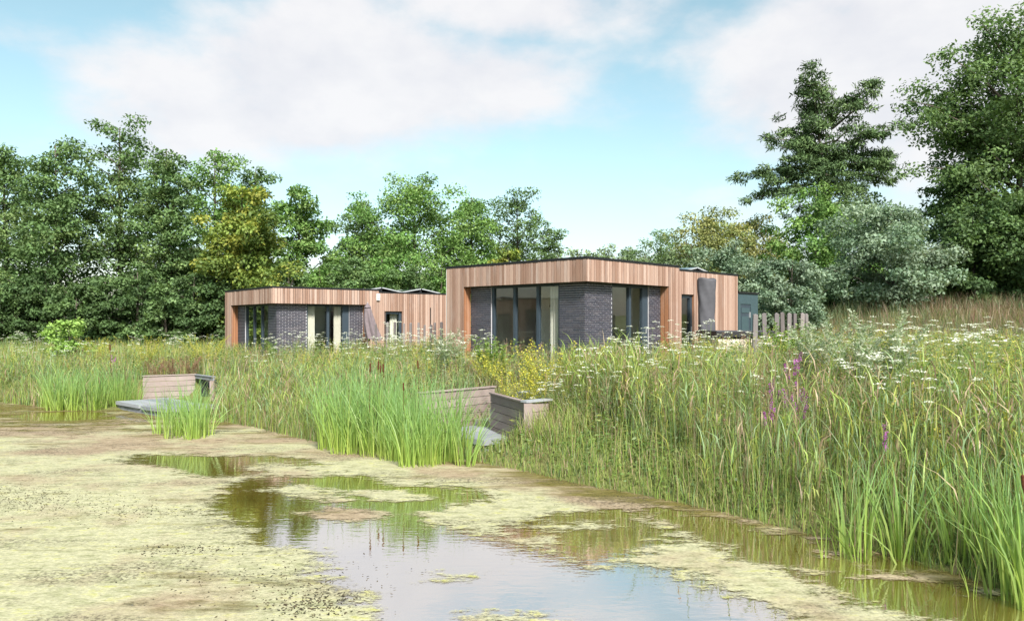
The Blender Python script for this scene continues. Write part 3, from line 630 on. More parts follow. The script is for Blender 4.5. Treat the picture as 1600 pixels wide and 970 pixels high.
# ------------------------------------------------------------------ trees
def unit(v): return v / (np.linalg.norm(v, axis=-1, keepdims=True) + 1e-9)
def leaf_arrays(Cn, N, U, L, Wd, fold=.18):
    U = unit(U); N = unit(N - U * (N * U).sum(-1, keepdims=True)); S = np.cross(N, U)
    L = L[:, None]; Wd = Wd[:, None]
    a = Cn; b = Cn + U * L * .45 + S * Wd * .5 + N * Wd * fold; c = Cn + U * L; d = Cn + U * L * .45 - S * Wd * .5 + N * Wd * fold
    V = np.stack([a, b, c, d], 1).reshape(-1, 3); Fq = np.arange(len(Cn) * 4).reshape(-1, 4); return V, Fq
PROF = {'alder': ([0, .15, .45, .75, 1], [.85, 1, .95, .72, .3]), 'round': ([0, .2, .5, .8, 1], [.65, .95, 1, .72, .22]), 'oak': ([0, .2, .5, .8, 1], [.85, 1, 1, .85, .4]),
        'conifer': ([0, .2, .32, .5, .62, .8, 1], [1.15, 1.0, .72, .88, .62, .58, .22]), 'shrub': ([0, .25, .6, .85, 1], [1, 1.05, .9, .6, .2])}
def make_tree(name, label, X, Y, top, rad, style, cols, n_leaf=9000, leaf=.24, cb=.25, seed=0, group=None, cat='tree', dens=1.0, gz=None, tilt=None, rc=None, asp=.6, lean=0, limbs=()):
    rad *= 1.12; n_leaf = int(n_leaf * 1.75); leaf *= .83
    rg = np.random.default_rng(seed + 100); g = H1(X, Y) if gz is None else gz
    h = top - g; root = empty(name, (X, Y, g - .05), rg.uniform(0, 6.28)); tag(root, label, cat, group)
    z0 = cb * h; up = {'alder': .42, 'round': .5, 'oak': .42, 'conifer': -.02, 'shrub': .8}[style] if tilt is None else tilt
    rc = rc or float(np.clip(rad * .30, .36, 1.15)); nb = int(np.clip((h - z0) * 4.2 * dens, 14, 80))
    if limbs: root.rotation_euler = (0, 0, 0)
    if style == 'conifer': nb = int((h - z0) * 2.1)
    wood = MB(); tr = h * .0135 + .03
    tp = [(lean * t * t + .12 * rad * .2 * math.sin(3 * t + seed), .1 * math.sin(2.2 * t + seed * 2), h * .97 * t) for t in np.linspace(0, 1, 7)]
    wood.tube(tp, [tr * (1.25 if i == 0 else 1) * (1 - .93 * i / 6) + .012 for i in range(7)], 8)
    cl = []; cs = []
    for i in range(nb):
        u = (i + rg.uniform(.0, 1)) / nb; zs = z0 + (h - z0) * u * .96
        L = rad * np.interp(u, *PROF[style]) * rg.uniform(.62, 1.12); az = i * 2.39996 + rg.uniform(-.5, .5)
        k = zs / h; b0 = np.array([lean * k * k, 0, max(zs - L * (.55 if style != 'conifer' else .05), .02 * h)])
        e = np.array([math.cos(az) * L + lean * k * k, math.sin(az) * L, zs + L * up * (.35 if style != 'conifer' else rg.uniform(-.25, .3))]); e[2] = min(e[2], h - .1)
        mid = (b0 + e) / 2 + np.array([0, 0, .12 * L])
        wood.tube([b0, mid, e], [tr * .34 * (1 - .75 * u) + .012, tr * .2 * (1 - .7 * u) + .01, .006], 5, False)
        n = max(2, int(L / rc * 1.9))
        for j in range(n):
            t = .28 + .74 * (j + rg.uniform(0, 1)) / n; p = (1 - t) ** 2 * b0 + 2 * t * (1 - t) * mid + t * t * e
            cl.append(p + rg.normal(0, 1, 3) * rc * np.array([.55, .55, .35])); cs.append(rc * rg.uniform(.55, 1.15))
    for px, py, zs in limbs:
        e = np.array([(px - 800) / F * Y - X, rg.uniform(-1.8, 1.2), CAMZ + (HOR - py) / F * Y - g]); b0 = np.array([0, 0, CAMZ + (HOR - zs) / F * Y - g]); L = np.linalg.norm(e - b0); mid = (b0 + e) / 2 + np.array([0, 0, .06 * L])
        wood.tube([b0, mid, e], [tr * .3 + .02, tr * .16 + .02, .01], 5, False); n = int(L / rc * 2.6)
        for j in range(n):
            t = .3 + .7 * (j + rg.uniform(0, 1)) / n; p = (1 - t) ** 2 * b0 + 2 * t * (1 - t) * mid + t * t * e
            cl.append(p + rg.normal(0, 1, 3) * rc * np.array([.6, .9, .3]) * (1.2 - .5 * t)); cs.append(rc * rg.uniform(.55, 1.0) * (1.25 - .5 * t))
    wood.build('trunk', M['bark'], root, True)
    cl = np.array(cl); cs = np.array(cs); cl[:, 2] = np.minimum(cl[:, 2], h - cs * .3)
    w = cs ** 2; w /= w.sum(); ci = rg.choice(len(cl), n_leaf, p=w)
    d = unit(rg.normal(0, 1, (n_leaf, 3))); d[:, 2] = np.where(rg.random(n_leaf) < .35, np.abs(d[:, 2]), d[:, 2])
    r = rg.random(n_leaf) ** .45; P = cl[ci] + d * (cs[ci] * r)[:, None] * np.array([1, 1, asp if style != 'conifer' else .48])
    N = unit(d * .55 + np.array([0, 0, .75]) + rg.normal(0, .45, (n_leaf, 3)))
    rad3 = P - np.array([0, 0, 0]); rad3[:, 2] = 0
    U = unit(rg.normal(0, 1, (n_leaf, 3)) + unit(rad3) * .6 + np.array([0, 0, -.35]))
    s = leaf * rg.uniform(.6, 1.3, n_leaf)
    V, Fq = leaf_arrays(P, N, U, s, s * (.62 if style != 'conifer' else .30))
    cols = np.array(cols) * 1.38 * np.array([1.04, 1.03, .9]); cc = rg.integers(0, len(cols), len(cl)); pick = np.where(rg.random(n_leaf) < .72, cc[ci], rg.integers(0, len(cols), n_leaf))
    tint = cols[pick] * rg.uniform(.75, 1.25, (n_leaf, 1)) * (rg.uniform(.8, 1.2, len(cl))[ci])[:, None]
    link('crown', mesh_np('crown', V, Fq, M['needle'] if style == 'conifer' else M['leaf'], np.repeat(tint, 4, 0)), root)
    return root
ALD = [(.085, .145, .06), (.10, .165, .07), (.075, .13, .055), (.13, .19, .08)]
BRI = [(.10, .19, .055), (.125, .215, .065), (.085, .165, .05), (.15, .23, .08)]
YEL = [(.17, .21, .045), (.21, .225, .05), (.13, .18, .045), (.10, .15, .04)]
OLI = [(.17, .19, .075), (.20, .205, .085), (.13, .165, .06)]
SIL = [(.12, .18, .13), (.155, .21, .165), (.10, .155, .11), (.18, .235, .19)]
DRK = [(.06, .105, .042), (.075, .125, .05), (.05, .09, .038)]
OAK = [(.085, .14, .055), (.105, .165, .07), (.07, .12, .05)]
CON = [(.06, .10, .048), (.08, .13, .058), (.05, .085, .04), (.10, .15, .07)]
def T(name, label, px, ytop, hw, Y, style, cols, n=9000, seed=0, **kw):
    p = at(px, ytop, Y); return make_tree(name, label, p.x, Y, p.z, hw / F * Y, style, cols, n, seed=seed, **kw)
TG = 'trees behind the bungalows'
T('alder_tree', 'tall alder cut by the left edge of the picture', 8, 226, 66, 44, 'alder', ALD, 12000, 1, group=TG, cb=.12)
T('alder_tree', 'tall alder with rounded top, second from the left edge', 88, 216, 66, 42, 'alder', ALD, 13000, 2, group=TG, cb=.12)
T('alder_tree', 'tallest alder on the left, loose top with sky showing through', 190, 188, 62, 45, 'alder', ALD, 10500, 3, group=TG, cb=.16)
T('alder_tree', 'alder just right of the tallest alder on the left', 262, 226, 52, 43, 'alder', ALD, 11000, 4, group=TG, cb=.12)
T('alder_tree', 'broad alder rising behind the yellow green hornbeam', 338, 230, 64, 48, 'alder', BRI, 12000, 5, group=TG, cb=.15)
T('alder_tree', 'alder leaning right above the hornbeam, its tip overhanging', 398, 256, 40, 50, 'alder', ALD, 7000, 6, group=TG, cb=.2)
T('hornbeam_tree', 'dense yellow green hornbeam behind the left bungalow end', 378, 288, 66, 40, 'round', YEL, 13000, 7, group=TG, cb=.06)
T('birch_tree', 'slim pale green tree behind the flat roof of the left bungalow', 470, 290, 54, 46, 'alder', BRI, 11500, 8, group=TG, cb=.08)
T('maple_tree', 'broad bright green round tree between the two bungalows', 645, 281, 100, 52, 'round', BRI, 22000, 9, group=TG, cb=.08)
T('maple_tree', 'darker tree at the left flank of the broad round tree', 566, 312, 50, 54, 'round', ALD, 10000, 10, group=TG, cb=.1)
T('maple_tree', 'narrow tree at the right flank of the broad round tree', 735, 300, 46, 55, 'round', BRI, 10000, 11, group=TG, cb=.1)
T('oak_tree', 'sparser dark oak behind the left end of the nearer bungalow roof', 808, 297, 52, 58, 'oak', OAK, 8500, 12, group=TG, cb=.15)
T('oak_tree', 'low drooping tree right of the sparse oak, above the nearer bungalow', 858, 348, 32, 60, 'oak', OAK, 4200, 13, group=TG, cb=.1)
T('hazel_tree', 'small yellowish tree just above the left end of the nearer roof', 796, 383, 40, 48, 'round', YEL, 5500, 14, group=TG, cb=.05)
for i, (px, yt, hw) in enumerate(((905, 388, 30), (945, 384, 34), (985, 388, 28))):
    T('distant_tree', ORD[i] + ' of three pale distant trees from the left over the nearer roof', px, yt, hw, 84, 'round', [(.14, .19, .11), (.17, .22, .13)], 2600, 20 + i, group='distant trees', leaf=.4, cb=.05)
T('maple_tree', 'mid green tree right of the pale distant trees', 1032, 360, 44, 70, 'round', ALD, 6500, 24, group=TG, cb=.06)
T('willow_tree', 'olive yellow willow left of the tall conifer', 1118, 326, 76, 56, 'round', OLI, 17000, 25, group=TG, cb=.06)
T('willow_tree', 'olive yellow willow under the conifer branches', 1180, 338, 52, 60, 'round', OLI, 9500, 26, group=TG, cb=.06)
T('silver_willow', 'silvery willow behind the right end of the nearer bungalow', 1150, 378, 62, 42, 'shrub', SIL, 11000, 27, group=TG, cb=.03, leaf=.2)
T('maple_tree', 'bright green tree standing before the tall conifer trunk', 1272, 296, 66, 45, 'round', BRI, 14000, 28, group=TG, cb=.05)
T('conifer_tree', 'tall ragged conifer with flat branches standing above all others', 1300, 108, 58, 58, 'conifer', CON, 22000, 29, cb=.42, leaf=.38, rc=.80, lean=-1.6, limbs=((1152, 274, 262), (1175, 310, 285), (1200, 212, 238), (1412, 236, 250), (1395, 205, 235), (1372, 128, 185), (1248, 122, 150), (1385, 290, 270), (1265, 150, 180), (1350, 165, 200), (1225, 250, 262), (1360, 260, 262), (1300, 250, 262), (1270, 230, 245), (1190, 292, 262), (1330, 200, 225), (1400, 262, 262), (1240, 195, 215), (1290, 175, 200), (1345, 225, 250), (1215, 232, 255), (1270, 280, 275), (1340, 300, 290)))
T('silver_willow', 'large silvery willow below the gap between conifer and big oak', 1395, 318, 92, 36, 'shrub', SIL, 16000, 30, group=TG, cb=.03, leaf=.19)
T('silver_willow', 'silvery willow behind the dark shed', 1235, 402, 62, 34, 'shrub', SIL, 9000, 31, group=TG, cb=.02, leaf=.18)
T('oak_tree', 'huge oak filling the right edge of the picture', 1592, 22, 110, 42, 'oak', OAK, 30000, 32, cb=.28, leaf=.25, rc=1.15, limbs=((1418, 150, 220), (1420, 195, 240), (1440, 262, 290), (1465, 90, 180), (1480, 130, 210), (1510, 50, 130), (1450, 180, 250), (1500, 210, 260)))
T('oak_tree', 'lower oak limb tree left of the huge oak trunk', 1500, 250, 56, 44, 'oak', OAK, 8000, 33, group=TG, cb=.3)
T('rowan_tree', 'dark rowan below the huge oak', 1522, 318, 70, 38, 'round', DRK, 11500, 34, group=TG, cb=.04)
T('rowan_tree', 'dark bushy tree at the right edge below the huge oak', 1605, 312, 70, 37, 'round', DRK, 10000, 35, group=TG, cb=.04)
T('willow_tree', 'dim green tree filling the gap right of the tall conifer', 1350, 300, 50, 50, 'round', ALD, 8000, 36, group=TG, cb=.05)
def S(i, px, ytop, hw, Y, cols, n, label, group, seed, **kw):
    T('hedge_shrub', label, px, ytop, hw, Y, 'shrub', cols, n, seed, group=group, cat='shrub', cb=.02, **kw)
for i, px in enumerate((-30, 22, 70, 118, 165, 212, 258, 304, 346)):
    S(i, px, 432 + 14 * math.sin(i * 2.3), 40, 37.5 + (i % 3) * .9, DRK if i % 3 else OAK, 5200, ORD[i] + ' dark shrub from the left edge under the alders', 'shrubs under the alders', 50 + i, leaf=.2)
for i, px in enumerate((452, 500, 548, 596, 644, 690)):
    S(i, px, 404 + 10 * math.sin(i * 1.9), 42, 43 + (i % 2), BRI if i % 2 else ALD, 5400, ORD[i] + ' shrub from the left behind the left bungalow roof', 'shrubs behind the left bungalow', 70 + i, leaf=.2)
for i, px in enumerate((872, 905, 940, 975, 1010, 1045, 1080)):
    S(i, px, 394 + 7 * math.sin(i * 1.7) - max(0, px - 960) * .1, 34, 50 + (i % 2), [(.11, .16, .085), (.13, .18, .10), (.09, .14, .07)], 3000, ORD[i] + ' low shrub from the left over the roof of the nearer bungalow', 'shrubs behind the nearer bungalow', 95 + i, leaf=.22)
for i, px in enumerate((1310, 1370, 1430, 1490, 1550, 1612)):
    S(i, px, 418 + 10 * math.sin(i * 2.1), 46, 39.5 + (i % 2), DRK if i % 2 else ALD, 4800, ORD[i] + ' shrub from the left on the grassy mound at right', 'shrubs on the mound', 80 + i, leaf=.19)
T('young_alder', 'young bright green sapling in the meadow at far left', 107, 496, 26, 29, 'shrub', [(.16, .26, .07), (.20, .30, .09)], 1500, 90, cat='sapling', cb=.03, leaf=.16)

# ------------------------------------------------------------------ grasses, reeds, flowers
def blades(P, h, w, az, lean, tb, tt, seg=3, droop=None, taper='grass', wa=None, pw=2.0):
    n = len(P); t = np.linspace(0, 1, seg + 1)[None]; h = h[:, None]; ln = lean[:, None]; dr = (.22 * lean if droop is None else droop)[:, None]
    hor = ln * h * t ** pw; ver = h * (t - dr * t * t)
    ca, sa = np.cos(az)[:, None], np.sin(az)[:, None]
    Cx = P[:, 0:1] + ca * hor; Cy = P[:, 1:2] + sa * hor; Cz = P[:, 2:3] + ver
    wa = az + math.pi / 2 + RNG.normal(0, .6, n) if wa is None else wa
    pr = {'grass': (1 - t) ** .8 * .95 + .05, 'reed': np.clip(np.minimum(.35 + t * 3, (1 - t) * 1.6), .04, 1), 'cat': np.clip((1 - t) * 2.2, .06, 1), 'stem': 1 - .6 * t}[taper]
    ww = w[:, None] * .5 * pr; dx, dy = np.cos(wa)[:, None] * ww, np.sin(wa)[:, None] * ww
    V = np.stack([np.stack([Cx - dx, Cy - dy, Cz], -1), np.stack([Cx + dx, Cy + dy, Cz], -1)], 2)      # n, seg+1, 2, 3
    base = np.arange(n)[:, None] * (2 * (seg + 1)) + np.arange(seg)[None] * 2
    Fq = np.stack([base, base + 1, base + 3, base + 2], -1).reshape(-1, 4)
    tint = tb[:, None] * (1 - t[..., None]) + tt[:, None] * t[..., None]; tint = np.repeat(tint[:, :, None], 2, 2)
    return V.reshape(-1, 3), Fq, tint.reshape(-1, 3)
class Bunch:
    def __init__(s): s.V = []; s.F = []; s.T = []; s.n = 0
    def add(s, V, Fq, T_):
        s.V.append(V); s.F.append(Fq + s.n); s.T.append(T_); s.n += len(V)
    def mesh(s, name, mat): return mesh_np(name, np.concatenate(s.V), np.concatenate(s.F), mat, np.concatenate(s.T))
def in_house(x, y):
    bad = np.zeros(x.shape, bool)
    for Cc, A, (a, b, c, d) in ((C2, A2, (-1.0, 10.4, -2.0, 6.2)), (C1, A1, (-1.0, 9.0, -2.2, 6.2))):
        lx = (x - Cc.x) * math.cos(A) + (y - Cc.y) * math.sin(A); ly = -(x - Cc.x) * math.sin(A) + (y - Cc.y) * math.cos(A)
        bad |= (lx > a) & (lx < b) & (ly > c) & (ly < d)
    for Dc, ang, (a, b, c, d) in ((D, A2, (-.1, 3.2, -.15, 1.9)), (D1, math.atan2(u1.y, u1.x), (-.2, dv.length + .1, -1.8, .2)), (D1, math.atan2(u1.y, u1.x), (-.2, dv.length + .1, -.2, 1.8))):
        lx = (x - Dc.x) * math.cos(ang) + (y - Dc.y) * math.sin(ang); ly = -(x - Dc.x) * math.sin(ang) + (y - Dc.y) * math.cos(ang)
        bad |= (lx > a) & (lx < b) & (ly > c) & (ly < d)
    pq = 800 + x / np.maximum(y, .1) * F; bad |= (pq > 172) & (pq < 338) & (y > 19.6) & (y < np.where((pq > 226) & (pq < 318), 25.5, 24.1))
    bad |= (np.abs(x - tb.x) < 1.0) & (np.abs(y - tb.y - .9) < 1.0)
    return bad
def scatter(n, d0, d1, sd0, sd1, amin=-38, amax=38, pw=1.0, extra=None):
    """points over the bank, thinning out with distance"""
    th = np.radians(RNG.uniform(amin, amax, n * 2)); d = d0 + (d1 - d0) * RNG.random(n * 2) ** pw
    x, y = d * np.sin(th), d * np.cos(th); s = sdist(x, y)
    ok = (s > sd0) & (s < sd1) & ~in_house(x, y)
    if extra is not None: ok &= extra(x, y, s)
    x, y, s = x[ok][:n], y[ok][:n], s[ok][:n]
    return np.stack([x, y, height(x, y) - .02], -1), s
def pal(cols, n, idx=None, v=.2):
    cols = np.array(cols); i = RNG.integers(0, len(cols), n) if idx is None else idx
    return cols[i] * RNG.uniform(1 - v, 1 + v, (n, 1))
PX = lambda P: 800 + P[:, 0] / P[:, 1] * F
FRESH = [(.28, .40, .085), (.35, .46, .11), (.25, .37, .10), (.40, .46, .12)]
BLUEG = [(.24, .36, .17), (.29, .41, .21), (.21, .33, .14)]
DRY = [(.42, .32, .20), (.50, .40, .25), (.36, .26, .17), (.38, .25, .18)]
YELG = [(.35, .36, .07), (.42, .39, .07), (.30, .33, .08)]
# meadow: mixed fine grasses and herb stems
def meadow(n, d0, d1, sd0, sd1, hmin, hmax, dry=.30, width=.011, **kw):
    B = Bunch(); P, s = scatter(n, d0, d1, sd0, sd1, **kw); m = len(P)
    patch = wob(P[:, 0], P[:, 1], .55, 1.3); patch2 = wob(P[:, 0], P[:, 1], .8, 4.1)
    u = RNG.random(m); kind = np.where(u < dry + .28 * np.clip(patch, 0, 1), 2, np.where(u < .62 + .2 * patch2, 0, 1)); kind = np.where(RNG.random(m) < .10 + .25 * np.clip(patch2 - .2, 0, 1), 3, kind)
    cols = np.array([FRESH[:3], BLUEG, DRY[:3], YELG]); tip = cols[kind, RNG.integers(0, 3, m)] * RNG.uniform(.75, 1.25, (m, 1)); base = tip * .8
    h = RNG.uniform(hmin, hmax, m) * (1 + .22 * patch2) * smooth(sd0 - .8, sd0 + 1.2, s).clip(.35, 1); dist = np.hypot(P[:, 0], P[:, 1])
    w = width * RNG.uniform(.6, 1.5, m) * np.clip(dist / 14, .8, 1.9)
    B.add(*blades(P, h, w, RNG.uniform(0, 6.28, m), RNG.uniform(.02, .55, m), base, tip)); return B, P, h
def low_right(x, y, s): return True
B, _, _ = meadow(46000, 9, 33, 1.6, 30, .34, .70, pw=1.15)
B2, _, _ = meadow(15000, 7, 20, .8, 5, .4, .9)
for a, b, c in zip(B2.V, B2.F, B2.T): B.add(a, b, c)
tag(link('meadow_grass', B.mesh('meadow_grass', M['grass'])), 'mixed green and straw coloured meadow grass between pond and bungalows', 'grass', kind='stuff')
# leafy herbs filling the meadow with broad small leaves
P, s = scatter(9000, 7.5, 33, .5, 28, pw=1.1); m = len(P); k = 7
hh = RNG.uniform(.25, .8, m) * smooth(0, 2.2, s).clip(.3, 1); Pk = np.repeat(P, k, 0); zz = np.tile(np.linspace(.25, 1, k), m) * np.repeat(hh, k)
Pk = Pk + np.stack([RNG.normal(0, .06, m * k), RNG.normal(0, .06, m * k), zz], -1); U = RNG.normal(0, 1, (m * k, 3)); U[:, 2] = np.abs(U[:, 2]) * .5
V, Fq = leaf_arrays(Pk, RNG.normal(0, .5, (m * k, 3)) + np.array([0, 0, 1]), U, RNG.uniform(.06, .14, m * k), RNG.uniform(.02, .045, m * k))
HB = Bunch(); ht_ = np.repeat(pal([(.12, .21, .05), (.16, .26, .06), (.20, .28, .10), (.24, .27, .07), (.13, .18, .06)], m), k, 0); HB.add(V, Fq, np.repeat(ht_, 4, 0))
HB.add(*blades(P, hh, np.full(m, .008), RNG.uniform(0, 6.28, m), RNG.uniform(0, .12, m), pal([(.20, .20, .08), (.24, .20, .12)], m), pal(FRESH, m), 2, taper='stem'))
P, s = scatter(6500, 9, 33, 1.3, 28, pw=1.1); m = len(P); k = 15; hs = RNG.uniform(.42, .98, m); pt = wob(P[:, 0], P[:, 1], .7, 2.6)
SC = np.array([[(.36, .24, .16), (.30, .19, .13)], [(.50, .46, .08), (.42, .42, .10)], [(.36, .40, .28), (.30, .36, .22)], [(.30, .38, .11), (.24, .33, .09)]])
kd = np.where(pt > .35, 0, np.where(pt < -.3, 1, RNG.integers(0, 4, m))); kd = np.where(RNG.random(m) < .35, RNG.integers(0, 4, m), kd)
az = RNG.uniform(0, 6.28, m); ln = RNG.uniform(0, .3, m); sc3 = SC[kd, 0] * RNG.uniform(.8, 1.2, (m, 1))
HB.add(*blades(P, hs, np.full(m, .009), az, ln, sc3 * .8, sc3, 3, taper='stem'))
t = RNG.uniform(.4, 1.0, (m, k)); off = (ln * hs)[:, None] * t * t; br = (1.05 - t) * .16 * RNG.random((m, k)); ba = RNG.uniform(0, 6.28, (m, k))
Q = np.stack([P[:, 0:1] + np.cos(az)[:, None] * off + np.cos(ba) * br, P[:, 1:2] + np.sin(az)[:, None] * off + np.sin(ba) * br, P[:, 2:3] + hs[:, None] * t * .98], -1).reshape(-1, 3)
V, Fq = leaf_arrays(Q, RNG.normal(0, 1, Q.shape), np.stack([np.cos(ba), np.sin(ba), RNG.uniform(.2, 1, ba.shape)], -1).reshape(-1, 3), RNG.uniform(.02, .06, len(Q)), RNG.uniform(.01, .022, len(Q)))
HB.add(V, Fq, np.repeat((SC[np.repeat(kd, k), RNG.integers(0, 2, m * k)] * RNG.uniform(.75, 1.25, (m * k, 1))), 4, 0))
tag(link('meadow_herbs', HB.mesh('meadow_herbs', M['grass'])), 'leafy green herbs growing through the meadow grass', 'herbs', kind='stuff')
# tall reeds: stems with long arching leaves
def reeds(n, hmin, hmax, cols, name, label, extra, dry=.12, **kw):
    B = Bunch(); P, s = scatter(n, extra=extra, **kw); m = len(P); h = RNG.uniform(hmin, hmax, m) * (1 + .14 * wob(P[:, 0], P[:, 1], 1.4, 2)) * (1 - .06 * np.clip(s, 0, 4)); az = RNG.uniform(0, 6.28, m); ln = RNG.uniform(0, .16, m)
    isd = RNG.random(m) < dry; st = pal([(.30, .30, .12), (.36, .31, .17), (.25, .29, .10)], m)
    B.add(*blades(P, h, np.full(m, .011), az, ln, st * .9, st, 3, taper='stem'))
    for k in range(6):
        f = .28 + .125 * k + RNG.uniform(-.04, .04, m); Q = P.copy(); off = ln * h * f * f
        Q[:, 0] += np.cos(az) * off; Q[:, 1] += np.sin(az) * off; Q[:, 2] += h * f
        la = az + k * 2.6 + RNG.normal(0, .5, m); L = RNG.uniform(.28, .55, m) * (1.1 - .3 * abs(f - .6))
        c = pal(cols, m); c = np.where((isd | (RNG.random(m) < .1 + .25 * (k == 0)))[:, None], pal(DRY, m), c)
        B.add(*blades(Q, L, RNG.uniform(.012, .022, m), la, RNG.uniform(.25, .95, m), c * .92, c, 3, RNG.uniform(.05, .75, m), 'reed'))
    o = link(name, B.mesh(name, M['grass'])); tag(o, label, 'reeds', kind='stuff')
reeds(1050, .72, 1.25, FRESH + BLUEG[:2] + YELG[:1], 'reed_bed', 'tall yellow green reeds along the right bank', lambda x, y, s: (800 + x / y * F > 940 + 60 * wob(x, y, 2)) & (s > 1.3 * smooth(1120, 960, 800 + x / y * F)) & ((s > .75) | (RNG.random(x.shape) < .45)) & ~((np.abs(800 + x / y * F - 1226) < 48) & (y < 12.4) & (s > .9) & (RNG.random(x.shape) < .8)), d0=6.2, d1=17, sd0=-.05, sd1=3.6, amin=4, amax=40)
reeds(1700, .55, 1.0, BLUEG + FRESH, 'bank_reed', 'mixed reeds on the bank left of the middle jetty', lambda x, y, s: (800 + x / y * F < 640), d0=13.5, d1=31, sd0=-.2, sd1=2.8, amin=-36, amax=-6)
reeds(420, .9, 1.3, FRESH, 'slope_reed', 'reeds on the slope right of the middle jetty', lambda x, y, s: (800 + x / y * F > 850) & (800 + x / y * F < 1000), d0=11, d1=18, sd0=1.6, sd1=5, amin=1, amax=12)
# thin straggling stems at the water's edge
P, s = scatter(2600, 6.2, 16, -.15, .8, amin=3, amax=40); m = len(P); c = pal(FRESH + DRY[:2], m)
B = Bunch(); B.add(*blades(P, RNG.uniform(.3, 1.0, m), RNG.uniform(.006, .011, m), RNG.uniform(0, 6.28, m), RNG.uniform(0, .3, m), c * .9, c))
# finer tall blades between the reeds
P, s = scatter(5600, 6.2, 17, .35, 3.6, amin=3, amax=40, extra=lambda x, y, s: (s > 1.5 * smooth(1150, 950, 800 + x / y * F)) & (wob(x, y, 2.2, 3) > -.45)); m = len(P); c = np.where((RNG.random(m) < .16)[:, None], pal(DRY, m), pal(FRESH + BLUEG, m))
B.add(*blades(P, RNG.uniform(.45, 1.15, m) * (1 + .2 * wob(P[:, 0], P[:, 1], 1.9, 5)), RNG.uniform(.007, .014, m), RNG.uniform(0, 6.28, m), RNG.uniform(.03, .5, m), c * .9, c, 4))
# a dense fringe right along the waterline
SH = POND[:22]; si = RNG.integers(0, 21, 12000); f = RNG.random(12000); A_, B_ = SH[si], SH[si + 1]; dd = B_ - A_; nn = np.stack([-dd[:, 1], dd[:, 0]], -1); nn = nn / np.linalg.norm(nn, axis=1)[:, None]; nn = np.where((nn[:, 1] < 0)[:, None], -nn, nn)
Pf = A_ + dd * f[:, None] + nn * RNG.uniform(-.12, .85, 12000)[:, None]; pxf = 800 + Pf[:, 0] / Pf[:, 1] * F; ok = ~in_house(Pf[:, 0], Pf[:, 1]); Pf = Pf[ok]; pxf = pxf[ok]; P = np.column_stack([Pf, height(Pf[:, 0], Pf[:, 1]) - .02]); m = len(P); c = np.where((RNG.random(m) < .22)[:, None], pal(DRY, m), pal(FRESH + BLUEG[:1], m))
hf = np.where((pxf > 735) & (pxf < 1060), RNG.uniform(.08, .3, m), np.where(pxf > 1060, RNG.uniform(.1, .42, m), RNG.uniform(.2, .7, m))); dist = np.hypot(P[:, 0], P[:, 1])
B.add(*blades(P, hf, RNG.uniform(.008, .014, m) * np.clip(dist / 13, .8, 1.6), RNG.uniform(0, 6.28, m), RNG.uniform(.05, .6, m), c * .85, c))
# short bank turf
P, s = scatter(46000, 6.2, 31, -.03, 2.2, extra=lambda x, y, s: RNG.random(x.shape) < np.where((800 + x / y * F > 740) & (800 + x / y * F < 1150), 1, .55)); m = len(P); c = pal(FRESH[:3] + [(.17, .22, .06), (.25, .22, .10)], m)
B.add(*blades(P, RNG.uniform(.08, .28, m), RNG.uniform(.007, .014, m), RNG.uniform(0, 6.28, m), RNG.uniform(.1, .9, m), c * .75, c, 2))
lx = np.concatenate([RNG.uniform(1.25, 1.75, 700), RNG.uniform(-.1, 3.2, 2600), RNG.uniform(1.3, 3.0, 600)]); ly = np.concatenate([RNG.uniform(-.1, 1.6, 700), RNG.uniform(-1.9, -.75, 2600), RNG.uniform(-.2, .3, 600)])
P = np.stack([D.x + uR2.x * lx + uL2.x * ly, D.y + uR2.y * lx + uL2.y * ly], -1); P = np.column_stack([P, height(P[:, 0], P[:, 1]) - .02]); P[:700, 2] += .1; P = P[sdist(P[:, 0], P[:, 1]) > .05]; m = len(P); c = pal(FRESH + DRY[:2], m)
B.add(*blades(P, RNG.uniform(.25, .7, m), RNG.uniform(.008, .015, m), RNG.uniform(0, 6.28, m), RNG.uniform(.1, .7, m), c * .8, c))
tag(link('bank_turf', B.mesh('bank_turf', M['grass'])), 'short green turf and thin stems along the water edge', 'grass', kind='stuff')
# small round leaved plants at the water's edge
P, s = scatter(14000, 6.2, 22, .02, 1.5, amin=-8, amax=40); m = len(P); P[:, 2] += RNG.uniform(.03, .2, m)
V, Fq = leaf_arrays(P, RNG.normal(0, .5, (m, 3)) + np.array([0, -.3, 1]), RNG.normal(0, 1, (m, 3)) * np.array([1, 1, .4]), RNG.uniform(.04, .085, m), RNG.uniform(.025, .05, m))
tag(link('bank_herbs', mesh_np('bank_herbs', V, Fq, M['grass'], np.repeat(pal([(.11, .19, .045), (.15, .24, .06), (.19, .25, .07), (.10, .15, .04)], m), 4, 0))), 'low leafy water plants along the pond edge', 'herbs', kind='stuff')
# dry grass on the mound
xx = RNG.uniform(8, 34, 26000); yy = RNG.uniform(27.5, 36.5, 26000); P = np.stack([xx, yy, height(xx, yy) - .02], -1); P = P[(PX(P) < 1720) & ~in_house(xx, yy)]; m = len(P)
pt = wob(P[:, 0], P[:, 1], .5, .7); c = np.where((RNG.random(m) < .5 + .45 * pt)[:, None], pal(DRY + [(.30, .17, .11)], m) * .72, pal([(.13, .18, .08), (.16, .21, .10)], m))
tag(link('mound_grass', (lambda b: b.mesh('mound_grass', M['grass']))(next(iter([Bunch()])) if False else (lambda b: (b.add(*blades(P, RNG.uniform(.35, .95, m), RNG.uniform(.012, .026, m), RNG.uniform(0, 6.28, m), RNG.uniform(.1, .7, m), c * .9, c)), b)[1])(Bunch()))), 'dry straw coloured grass on the mound below the right trees', 'grass', kind='stuff')
